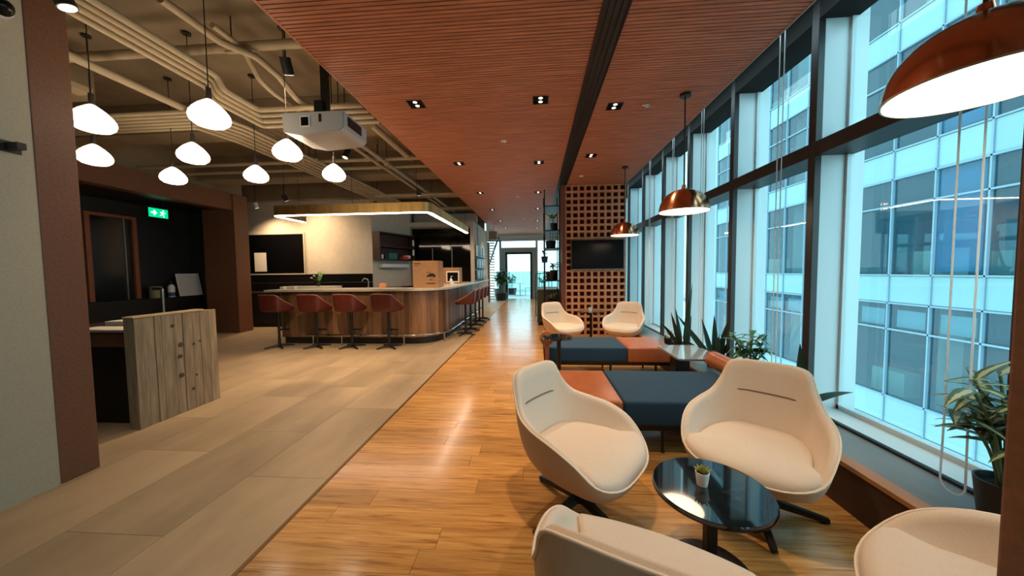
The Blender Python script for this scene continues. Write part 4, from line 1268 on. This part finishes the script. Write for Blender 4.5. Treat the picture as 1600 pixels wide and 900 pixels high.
flat([(0.05, 0.085), (0.11, 0.085), (0.09, 0.05), (0.12, 0.05), (0.165, 0.10), (0.12, 0.15), (0.09, 0.15), (0.11, 0.115), (0.05, 0.115)], WHITE_E, 'arrow')
fig = MB()
def lump(b, pts):
    a = [b.bm.verts.new((0.0235, y, z)) for y, z in pts]; c2 = [b.bm.verts.new((0.0245, y, z)) for y, z in pts]
    b.bm.faces.new(a[::-1]); b.bm.faces.new(c2)
    for k in range(len(pts)): b.bm.faces.new((a[k], a[(k + 1) % len(pts)], c2[(k + 1) % len(pts)], c2[k]))
lump(fig, [(0.285 + 0.014 * math.cos(k * PI / 5), 0.158 + 0.014 * math.sin(k * PI / 5)) for k in range(10)])
lump(fig, [(0.262, 0.138), (0.285, 0.142), (0.272, 0.085), (0.248, 0.092)])
lump(fig, [(0.25, 0.09), (0.272, 0.085), (0.30, 0.062), (0.292, 0.022), (0.28, 0.024), (0.283, 0.056)])
lump(fig, [(0.248, 0.092), (0.262, 0.088), (0.245, 0.058), (0.212, 0.050), (0.210, 0.062), (0.238, 0.068)])
lump(fig, [(0.278, 0.138), (0.31, 0.112), (0.326, 0.122), (0.33, 0.112), (0.308, 0.098), (0.272, 0.122)])
lump(fig, [(0.265, 0.138), (0.232, 0.132), (0.222, 0.108), (0.232, 0.104), (0.24, 0.12), (0.266, 0.122)])
fig.build('running_figure', WHITE_E, es)
# wall fittings near the left edge
t = thing('dome_camera', 'black dome security camera on the near white wall, top left', 'camera', (-3.32, 1.93, 3.12))
MB().tube([(0, 0, 0), (0.03, 0, 0)], 0.06, 20).build('base', WHITEP, t, smooth=True)
b = MB(); b.tube([(0.03, 0, 0), (0.05, 0, 0), (0.075, 0, 0), (0.09, 0, 0)], [0.054, 0.050, 0.035, 0.008], 20); b.build('dome', TVM, t, smooth=True)
t = thing('wall_bracket', 'small dark bracket fixed on the near white wall', 'bracket', (-3.32, 1.93, 2.27))
MB().box(0, 0.012, -0.05, 0.05, -0.035, 0.035).build('plate', DARK, t)
MB().box(0.012, 0.10, -0.02, 0.02, -0.02, 0.02).build('arm', DARK, t)

# ================================================================== CEILING VOID: pipes, lights, projector
PG = 'beige painted ceiling conduits'
def conduit(pts, r, label, it=2, clips=()):
    t = thing('ceiling_conduit', label, 'pipe', pts[0], 0, PG)
    p0 = Vector(pts[0])
    MB().tube([p - p0 for p in fillet(pts, 0.05)], r, 10).build('pipe', PIPEM, t, smooth=True)
    for q in clips:
        q = Vector(q) - p0
        MB().tube([q, q + Vector((0, 0, 4.0 - pts[0][2]))], 0.006, 6).build('hanger', DARK, t)
        MB().box(q.x - r * 1.3, q.x + r * 1.3, q.y - 0.02, q.y + 0.02, q.z - r * 1.15, q.z + r * 1.15).build('clip', PIPEM, t)
    return t
Zp = 3.45
nmA = ['outermost', 'second', 'third', 'fourth']
# near bundle: along the room, then a turn to the right
for k, (x, yt, r) in enumerate(((-3.20, 3.78, 0.030), (-3.30, 3.92, 0.024), (-3.39, 4.06, 0.030), (-3.50, 4.20, 0.028))):
    ys = 3.28 + 0.06 * k
    pts = [(x, -1.5, Zp), (x, ys, Zp), (x + 0.0, ys + 0.05, Zp - 0.10), (x, yt, Zp - 0.10), (-1.95, yt, Zp - 0.10)]
    conduit(pts, r, 'beige conduit of the near bundle that turns to the wood ceiling, %s from the aisle' % nmA[k].replace('outermost', 'first'), 2, [(x, 0.8, Zp), (x, 2.2, Zp), (-2.4, yt, Zp - 0.10)])
# large pipe pair with goosenecks
conduit([(-2.93, 2.55, 3.62), (-2.93, 3.05, 3.62), (-2.75, 3.25, 3.60), (-2.68, 3.45, 3.52), (-2.68, 3.7, 3.42), (-2.68, 11.0, 3.42)], 0.034, 'thick beige pipe with an s-bend running towards the bar', 3, [(-2.68, 6, 3.42), (-2.68, 8.6, 3.42)])
conduit([(-2.85, 2.9, 3.66), (-2.85, 3.2, 3.66), (-2.85, 3.4, 3.46), (-2.85, 3.6, 3.42), (-2.85, 11.0, 3.42)], 0.026, 'beige pipe with a gooseneck bend beside the thick s-bend pipe', 3, [(-2.85, 6, 3.42)])
# far bundle: from the left wall, turning towards the bar
for k in range(6):
    x = -4.45 + 0.11 * k; yt = 4.22 - 0.085 * k
    pts = [(-7.2, yt + 0.02, 3.38), (x, yt, 3.38), (x + 0.12, yt + 0.5, 3.38), (x + 0.18, 9.15, 3.38)]
    conduit(pts, 0.024, 'beige conduit of the far bundle running to the bar wall, %s from the left' % ['first', 'second', 'third', 'fourth', 'fifth', 'sixth'][k], 2, [(x + 0.15, 5.6, 3.38), (x + 0.17, 7.8, 3.38)])
conduit([(-4.15, -1.5, 3.42), (-4.15, 3.85, 3.42)], 0.04, 'thick straight beige pipe above the front white pendants', 1, [(-4.15, 1.9, 3.42)])
conduit([(-8.0, 3.25, 3.70), (XE - 0.02, 3.25, 3.70)], 0.045, 'beige pipe crossing the void just before the projector', 1, [(-3.0, 3.25, 3.7)])
conduit([(-7.9, 5.9, 3.46), (XE - 0.02, 5.9, 3.46)], 0.03, 'beige crossing pipe behind the pendants, nearer of two', 1, [(-3.0, 5.9, 3.46), (-2.2, 5.9, 3.46)])
conduit([(-7.9, 6.35, 3.46), (XE - 0.02, 6.35, 3.46)], 0.03, 'beige crossing pipe behind the pendants, farther of two', 1, [(-3.0, 6.35, 3.46)])
conduit([(-2.15, 4.4, 3.40), (-2.15, 5.6, 3.40)], 0.045, 'short thick beige pipe stub right of the projector', 1)
for k, y in enumerate((8.2, 8.6, 10.0, 10.5, 12.2, 13.0)):
    conduit([(-4.0, y, 3.36 + 0.05 * (k % 2)), (XE - 0.02, y, 3.36 + 0.05 * (k % 2))], 0.035, 'beige pipe crossing above the bar, %s from the camera' % ORD[k], 1)
# duct and cable tray on the left
t = thing('air_duct', 'flat beige air duct running along the left of the open ceiling', 'duct', (-5.6, -1.5, 3.5))
MB().box(0, 0.45, 0, 5.2, 0, 0.35, 0.01).build('body', CONC, t)
for k in range(5):
    MB().box(-0.012, 0.462, 0.6 + k * 1.0, 0.63 + k * 1.0, -0.012, 0.362).build('flange', PIPEM, t)
t = thing('cable_tray', 'narrow beige cable tray above the front pendants', 'tray', (-5.08, -1.5, 3.46))
MB().box(0, 0.18, 0, 5.0, 0, 0.012).build('base', PIPEM, t)
for x in (0, 0.17):
    MB().box(x, x + 0.01, 0, 5.0, 0.012, 0.06).build('side', PIPEM, t)
# spotlights in the void, the last three added for their light
def track(x, y, z, label, aim, m, lit, watts=TRACK_W, drop=None, sz=78):
    t = thing('track_spotlight', label, 'lamp', (x, y, z), 0)
    d = Vector(aim).normalized()
    MB().tube([d * -0.02, d * 0.13], 0.05, 18).build('can', m, t, smooth=True)
    MB().tube([d * 0.1302, d * 0.134], 0.042, 18).build('lens', SPOT_E if lit else TVM, t)
    MB().cyl(0, 0, 0.0, 4.0 - z, 0.008, 8).build('stem', DARK, t)
    if lit: spot(t, tuple(d * 0.14), watts, sz, 0.8, WARM, aim=d)
    return t
track(-2.98, 1.98, 3.27, 'brown spotlight shining at the top of the near pillar', (0.25, 0.25, -1), DARK, True, 55)
track(-2.50, 3.32, 3.60, 'black spotlight hanging in the void before the projector', (-0.15, 0.6, -1), BLACK, True)
track(-7.42, 8.5, 3.32, 'small white cylinder spotlight before the bar wall', (0.1, 0.3, -1), WHITEP, True, 150, None, 130)
track(-3.15, 5.55, 3.5, 'added black spotlight for the floor light, between the pipes before the bar', (-0.2, -0.3, -1), BLACK, True)  # added to pool light on the stone floor
track(-2.75, 7.9, 3.40, 'added black spotlight hanging over the far bar side', (-0.2, 0.3, -1), BLACK, True, 80)  # added to brighten the bar
track(-6.3, 8.1, 3.40, 'added black spotlight brightening the bar back wall', (0.2, 0.6, -1), BLACK, True, 190, None, 130)  # added to brighten the white wall behind the bar
# projector
pj_ = thing('projector', 'pale grey ceiling projector on a black pole under the open ceiling', 'projector', (-2.12, 3.36, 2.90))
prof = [(-0.30, -0.09), (-0.31, 0.09), (0.31, 0.09), (0.31, -0.06), (0.26, -0.10), (-0.12, -0.125)]
b = MB(); a = [b.bm.verts.new((x, -0.22, z)) for x, z in prof]; c2 = [b.bm.verts.new((x, 0.22, z)) for x, z in prof]
b.bm.faces.new(a); b.bm.faces.new(c2[::-1])
for k in range(6): b.bm.faces.new((a[k], a[(k + 1) % 6], c2[(k + 1) % 6], c2[k]))
bmesh.ops.bevel(b.bm, geom=b.bm.edges[:], offset=0.008, segments=2, affect='EDGES')
b.build('case', GREYP, pj_)
MB().box(-0.12, -0.02, -0.23, -0.219, -0.055, 0.05, 0.003).build('lens_bezel', WHITEP, pj_)
MB().box(-0.105, -0.035, -0.235, -0.229, -0.042, 0.036).build('lens_window', TVM, pj_)
MB().box(0.065, 0.09, -0.226, -0.219, -0.01, 0.065, 0.003).build('sensor', BLACK, pj_)
MB().box(0.309, 0.316, -0.15, 0.10, -0.03, 0.06).build('vent_grille', BLACK, pj_)
MB().lathe([(0.10, 0.095), (0.11, 0.12), (0.06, 0.16), (0, 0.16)], 20).build('mount', BLACK, pj_)
MB().box(-0.09, 0.0, -0.06, 0.02, 0.15, 0.28, 0.01).build('mount_joint', BLACK, pj_)
MB().box(-0.03, 0.03, -0.03, 0.03, 0.15, 1.08).build('pole', BLACK, pj_)
for k in range(2):
    MB().tube(chaikin([(0.05, 0, 0.10), (0.12 + 0.08 * k, -0.02, 0.14), (0.22, 0, 0.11), (0.28, 0.05, 0.09)], 2), 0.006, 6).build('cable', BLACK, pj_)
# hanging grey box near the corridor end
t = thing('wall_speaker', 'pale box speaker hanging at the far end of the bar wall', 'speaker', (-1.95, 13.9, 2.75))
MB().box(0.02, 0.36, -0.15, 0.15, -0.02, 0.34, 0.01).build('case', mat('beige case', (176, 160, 140), 0.6), t)
MB().box(0.04, 0.34, -0.158, -0.15, 0.0, 0.32).build('grille', mat('beige grille', (150, 136, 118), 0.8), t)
MB().tube([(0.2, 0, 0.34), (0.2, 0, 0.60)], 0.012, 6).build('hanger', DARK, t)

# ================================================================== WINDOW LEDGE PLANTS
def planter(t, w_, d_, h, m=POTB, round_=True):
    if round_:
        MB().lathe([(0, 0), (w_ * 0.40, 0), (w_ * 0.5, h), (w_ * 0.46, h), (w_ * 0.44, h - 0.03), (0, h - 0.03)], 28).build('pot', m, t, smooth=True)
        MB().lathe([(w_ * 0.44, h - 0.03), (0, h - 0.022)], 20).build('soil', SOIL, t)
    else:
        b = MB(); b.box(-w_ / 2, w_ / 2, -d_ / 2, d_ / 2, 0, h - 0.03, 0.01)
        for sx in (-1, 1):
            b.box(sx * w_ / 2 - (0.012 if sx > 0 else 0), sx * w_ / 2 + (0.012 if sx < 0 else 0), -d_ / 2, d_ / 2, h - 0.04, h)
            b.box(-w_ / 2, w_ / 2, sx * d_ / 2 - (0.012 if sx > 0 else 0), sx * d_ / 2 + (0.012 if sx < 0 else 0), h - 0.04, h)
        b.build('pot', m, t)
        MB().box(-w_ / 2 + 0.013, w_ / 2 - 0.013, -d_ / 2 + 0.013, d_ / 2 - 0.013, h - 0.0305, h - 0.02).build('soil', SOIL, t)
def snake(label, loc, leaves, w_, h, rnd_=True):
    t = thing('snake_plant', label, 'plant', loc)
    planter(t, w_, w_, h, POTB, rnd_)
    for (bx, by, dx, dy, L, wd, dr, tw) in leaves:
        b = MB(); b.leaf((bx, by, h - 0.025), (dx, dy, 1), L, wd * 1.2, dr, tw, 0.22, 12, shape=0.62, side0=(1, -0.3 + by * 20, 0)); b.build('leaf', SNAKE, t, smooth='all')
    return t
LZ = 0.2905
snake('tall snake plant in a square black pot on the ledge past the far bench', (2.03, 4.78, LZ), [
    (0.03, 0, 0.06, 0.0, 0.74, 0.045, 0.0, 0.5), (0.02, 0.02, 0.05, 0.0, 0.50, 0.04, 0.0, 0.3), (-0.03, 0, -0.12, 0.1, 0.52, 0.045, 0.0, -0.3), (-0.06, 0.02, -0.20, 0.0, 0.38, 0.042, 0, 0.4),
    (-0.05, -0.02, -0.28, 0.0, 0.48, 0.05, 0, 0.2), (0.04, 0.0, 0.15, 0.0, 0.42, 0.045, 0, -0.4), (0.03, 0.03, 0.04, 0.0, 0.30, 0.045, 0.0, 0.2), (0.04, 0.03, 0.10, 0.0, 0.86, 0.04, -0.1, 0.2), (-0.08, 0.0, -0.5, 0.0, 0.40, 0.045, 0.6, 0.2)], 0.22, 0.13, False)
t = thing('small_planter', 'little black pot with pale stalks left of the tall snake plant', 'plant', (1.93, 5.05, LZ))
planter(t, 0.12, 0.12, 0.15)
for k in range(5):
    MB().tube([(0.02 * math.cos(k * 1.3), 0.02 * math.sin(k * 1.3), 0.125), (0.05 * math.cos(k * 1.3), 0.05 * math.sin(k * 1.3), 0.26)], 0.004, 6).build('stalk', mat('pale stalk', (170, 160, 130), 0.7), t)
snake('spreading snake plant in a black pot right of the glossy grey bench table', (2.10, 4.08, LZ), [
    (0, 0, -0.04, 0, 0.52, 0.055, 0.0, 0.5), (-0.03, 0, -0.28, 0, 0.50, 0.048, 0.0, -0.2), (0.03, 0, 0.25, 0.05, 0.45, 0.055, 0.0, 0.3), (0.05, 0, 0.50, 0, 0.32, 0.04, 0.1, 0.2),
    (-0.05, 0.0, -0.65, 0.25, 0.62, 0.055, 0.05, 0.1), (0.0, -0.02, 0.05, -0.1, 0.30, 0.05, 0, 0.2)], 0.20, 0.12)
def leafy(name, label, loc, n, h, w_, ph, m, lw, ll, spread, seed=1, stem_h=None, droop=0.5, clusters=None, cat='plant', potm=POTB):
    r = random.Random(seed)
    t = thing(name, label, cat, loc)
    planter(t, w_, w_, ph, potm)
    ns = max(3, n // 7)
    for s in range(ns):
        a = 2 * PI * s / ns + r.random() * 0.6
        topz = ph + (h - ph) * (0.55 + 0.45 * r.random())
        sp = spread * (0.35 + 0.65 * r.random())
        top = Vector((sp * math.cos(a), sp * math.sin(a), topz))
        pts = [Vector((w_ * 0.15 * math.cos(a), w_ * 0.15 * math.sin(a), ph - 0.03)), Vector((sp * 0.4 * math.cos(a), sp * 0.4 * math.sin(a), ph + (topz - ph) * 0.55)), top]
        MB().tube(chaikin(pts, 2), 0.006, 6).build('stem', STEMM, t, smooth=True)
        for k in range(n // ns):
            u = 0.45 + 0.55 * (k + 1) / (n // ns)
            p = pts[1].lerp(top, max(0, (u - 0.5) * 2)) if u > 0.5 else pts[0].lerp(pts[1], u * 2)
            b_ = r.random() * 2 * PI; e = r.uniform(-0.1, 0.9)
            b = MB(); b.leaf(p, (math.cos(b_) * math.cos(e), math.sin(b_) * math.cos(e), math.sin(e)), ll * r.uniform(0.75, 1.2), lw * r.uniform(0.8, 1.15), droop, 0, 0.2, 6)
            b.build('leaf', m, t, smooth='all')
    return t
leafy('umbrella_plant', 'bushy green leafy plant on the ledge behind the right near chair', (2.08, 3.42, LZ), 56, 0.54, 0.16, 0.12, GREENL, 0.06, 0.16, 0.20, 4, droop=1.3)
snake('low snake plant showing just above the right near chair back', (2.05, 2.72, LZ), [
    (0, 0, -0.05, 0.0, 0.48, 0.06, 0, 0.3), (0.02, 0, 1.3, -0.2, 0.34, 0.045, 0.6, 0.2), (-0.02, 0, -0.3, 0.0, 0.30, 0.045, 0, 0.1), (0.02, 0.02, 0.3, 0.1, 0.26, 0.04, 0, 0)], 0.18, 0.12)
leafy('variegated_plant', 'variegated pale leaved plant in a black pot at the right window', (2.10, 1.61, LZ), 112, 0.66, 0.20, 0.19, VARIEG, 0.06, 0.17, 0.22, 9, droop=0.7)

# ---- blind chains
def chain(y, label, gap=0.07, low=None):
    t = thing('blind_chain', label, 'blind chain', (2.03, y, 3.6), 0, 'white blind pull chains at the windows')
    zb = (low or 0.42) - 3.6
    pts = [(0, 0, 0.0), (0, 0.004, zb + 0.4), (0, 0.0, zb + gap * 0.5)]
    loop = [(0, gap / 2 - gap / 2 * math.cos(a), zb + gap * 0.5 - gap / 2 * math.sin(a)) for a in [PI * k / 12 for k in range(1, 12)]]
    pts += loop + [(0, gap, zb + gap * 0.5), (0, gap - 0.004, zb + 0.4), (0, gap, 0)]
    MB().tube(pts, 0.0042, 6).build('cord', CORDM, t, smooth='all')
    MB().box(-0.02, 0.02, -0.02, gap + 0.02, -0.03, -0.001, 0.003).build('winder', BLACK, t)
chain(1.70, 'long white blind chain looping down to the ledge at the right window', 0.10, 0.335)
chain(2.98, 'thin white blind chain in the second window from the right pillar', 0.055)
chain(4.30, 'thin white blind chain in the third window, beside the middle copper pendant', 0.055)
chain(5.18, 'thin white blind chain in the fourth window from the right pillar', 0.055)
chain(6.2, 'thin white blind chain in the fifth window, past the small copper pendant', 0.055)

# ================================================================== FAR END: rack, plants, lockers, terrace
pr = thing('plant_rack', 'tall black metal plant rack beside the lattice wall', 'rack', (0.30, 7.75, 0))
for x in (-0.1, 0.24):
    for y in (0.0, 0.9):
        MB().box(x - 0.012, x + 0.012, y - 0.012, y + 0.012, 0, 3.28).build('post', BLACK, pr)
for z in (0.55, 1.2, 1.95, 2.35, 2.9):
    f = MB(); f.box(-0.112, 0.252, -0.012, 0.012, z, z + 0.02); f.box(-0.112, 0.252, 0.888, 0.912, z, z + 0.02)
    f.box(-0.112, -0.088, 0.012, 0.888, z, z + 0.02); f.box(0.228, 0.252, 0.012, 0.888, z, z + 0.02)
    f.box(-0.088, 0.228, 0.012, 0.888, z, z + 0.008)
    f.build('shelf', BLACK, pr)
for k in range(4):
    MB().box(0.02 + k * 0.055, 0.028 + k * 0.055, -0.004, 0.004, 1.97, 2.35).build('lattice_bar', BLACK, pr)
for k in range(5):
    MB().box(-0.0, 0.24, -0.008, -0.004, 2.0 + k * 0.07, 2.008 + k * 0.07).build('lattice_bar', BLACK, pr)
leafy('trailing_plant', 'bright lime leaved plant on the top shelf of the black rack', (0.42, 8.0, 2.372), 22, 0.42, 0.18, 0.18, LIME, 0.07, 0.14, 0.18, 2)
leafy('spider_plant', 'yellow green striped plant in a black box on the rack middle shelf', (0.42, 8.1, 1.222), 40, 0.45, 0.19, 0.24, VARIEG, 0.035, 0.26, 0.10, 5, droop=1.2)
for (x, y, z, nm) in ((0.365, 8.4, 1.2085, 'middle'), (0.365, 8.4, 1.9585, 'upper'), (0.365, 8.4, 0.5585, 'lowest')):
    t = thing('storage_basket', 'dark woven basket at the back of the %s shelf of the plant rack' % nm, 'basket', (x, y, z))
    MB().lathe([(0, 0), (0.11, 0), (0.13, 0.22), (0.12, 0.22), (0.10, 0.02), (0, 0.02)], 20).build('body', mat('dark wicker', (40, 30, 26), 0.8, noise=(60, 0.3)), t, smooth=True)
    MB().lathe([(0.128, 0.20), (0.136, 0.21), (0.128, 0.222), (0.12, 0.21), (0.128, 0.20)], 20, close=False).build('rim', POTB, t, smooth=True)
leafy('rack_plant', 'pale leaved plant on the lowest rack shelf behind the far chair', (0.42, 8.0, 0.572), 26, 0.32, 0.18, 0.15, VARIEG, 0.05, 0.12, 0.12, 6)
OLIVE = mat('dark olive lacquer', (62, 66, 54), 0.5)
cb = thing('olive_cabinet', 'low dark olive cabinet behind the far left cream chair', 'cabinet', (0.02, 8.9, 0))
MB().box(0, 0.6, 0, 1.6, 0.08, 0.95, 0.004).build('carcass', OLIVE, cb)
MB().box(0.03, 0.57, 0.03, 1.57, 0, 0.08).build('plinth', BLACK, cb)
for k in range(2):
    d = MB().box(0.005 + k * 0.297, 0.295 + k * 0.297, -0.018, -0.001, 0.10, 0.93).build('door', OLIVE, cb)
    MB().box(0.25 if k == 0 else 0.33, 0.265 if k == 0 else 0.345, -0.03, -0.018, 0.5, 0.65).build('handle', BRASS, d)
for k, y in enumerate((9.8, 10.4)):
    t = thing('metal_chair', 'black tube chair frame above the olive cabinet, %s' % ('nearer' if k == 0 else 'farther'), 'chair', (-0.02 + 0.12 * k, y + 1.2, 0), 0, 'black tube chairs')
    MB().tube(chaikin([(0, 0, 0.0), (0, 0, 1.30), (0.03, 0, 1.36), (0.40, 0, 1.36), (0.43, 0, 1.30), (0.43, 0, 0.0)], 2), 0.014, 8).build('back_frame', BLACK, t, smooth=True)
    MB().box(0, 0.43, -0.4, 0.0, 0.75, 0.78).build('seat', BLACK, t)
    for x in (0.01, 0.42):
        MB().cyl(x, -0.39, 0, 0.75, 0.012, 8).build('leg', BLACK, t)
# dark hanging pendant near the glazed end
leafy('hanging_plant', 'dark hanging basket plant at the far window', (0.30, 12.0, 1.75), 18, 0.35, 0.25, 0.2, DKGREEN, 0.06, 0.14, 0.12, 12)
st = thing('plant_stand', 'slim black pedestal holding the far basket plant', 'stand', (0.30, 12.0, 0))
MB().cyl(0, 0, 0.02, 1.73, 0.02).build('stem', BLACK, st); MB().cyl(0, 0, 1.73, 1.749, 0.14).build('tray', BLACK, st); MB().cyl(0, 0, 0, 0.02, 0.16).build('base', BLACK, st)
# slatted end of the bar wall and corridor plant
sl = thing('slatted_screen', 'column of white horizontal slats on a brown post at the bar wall end', 'screen', (-2.28, 15.6, 0))
MB().box(0.0, 0.10, 0, 0.2, 0, 2.8).build('post', BROWN, sl)
for k in range(22):
    MB().box(0.10, 0.34, 0.0, 0.16, 0.10 + k * 0.125, 0.16 + k * 0.125).build('slat', WHITEP, sl)
leafy('corridor_plant', 'tall leafy green plant in a black tub left of the glass door', (-1.75, 16.6, 0), 150, 1.5, 0.62, 0.36, GREENL, 0.15, 0.32, 0.36, 8, droop=0.8)
tag(MB().box(0.02, 0.35, 15.9, 16.2, 0, 0.22, 0.01).build('storage_crate', mat('dark brown crate', (70, 48, 38), 0.7)), 'small dark brown crate on the floor right of the glass door', 'box')
# terrace
tb = thing('terrace_balustrade', 'glass balustrade with a pale rail on the terrace outside', 'railing', (-2.5, YE + 4.2, 0))
for k in range(4):
    MB().box(k * 1.6, k * 1.6 + 1.55, 0, 0.02, 0.05, 1.35).build('panel', glass('terrace glass%d' % k, (0.72, 0.9, 0.88), dfac=0.3, diffuse=(0.5, 0.72, 0.70)), tb)
    MB().box(k * 1.6 - 0.03, k * 1.6 + 0.0, -0.02, 0.04, 0, 1.4).build('post', STEEL, tb)
MB().box(-0.1, 6.5, -0.02, 0.04, 1.36, 1.40).build('handrail', STEEL, tb)
leafy('terrace_shrub', 'bright green shrub outside behind the glass door, left', (-1.55, YE + 3.2, 0), 120, 1.2, 0.7, 0.4, GREENL, 0.10, 0.24, 0.45, 21)
leafy('terrace_shrub', 'bright green shrub outside right of the glass door', (0.45, YE + 3.4, 0), 120, 1.2, 0.7, 0.4, GREENL, 0.10, 0.24, 0.45, 22)
leafy('terrace_shrub', 'bright green shrub outside behind the corridor plant', (-2.2, YE + 2.4, 0), 100, 1.3, 0.7, 0.4, GREENL, 0.10, 0.24, 0.4, 23)
t = thing('terrace_table', 'pale slim terrace table outside the glass door', 'table', (-0.95, YE + 2.2, 0))
MB().cyl(0, 0, 0.72, 0.745, 0.35, 28).build('tabletop', GREYP, t); MB().cyl(0, 0, 0.02, 0.72, 0.03).build('stem', GREYP, t); MB().cyl(0, 0, 0, 0.02, 0.24).build('base', GREYP, t)
for k, x in enumerate((-1.45, -0.45)):
    t = thing('terrace_chair', 'grey terrace chair %s of the slim terrace table' % ('left', 'right')[k], 'chair', (x, YE + 2.3, 0), PI / 2 if k else -PI / 2, 'terrace chairs')
    MB().box(-0.22, 0.22, -0.22, 0.22, 0.43, 0.46, 0.01).build('seat', GREYP, t)
    MB().box(-0.22, 0.22, -0.24, -0.21, 0.50, 0.82, 0.01).build('backrest', GREYP, t)
    for sx in (-1, 1):
        for sy in (-1, 1):
            MB().cyl(sx * 0.2, sy * 0.2 - 0.01, 0, 0.80 if sy < 0 else 0.43, 0.012, 8).build('leg', STEEL, t)
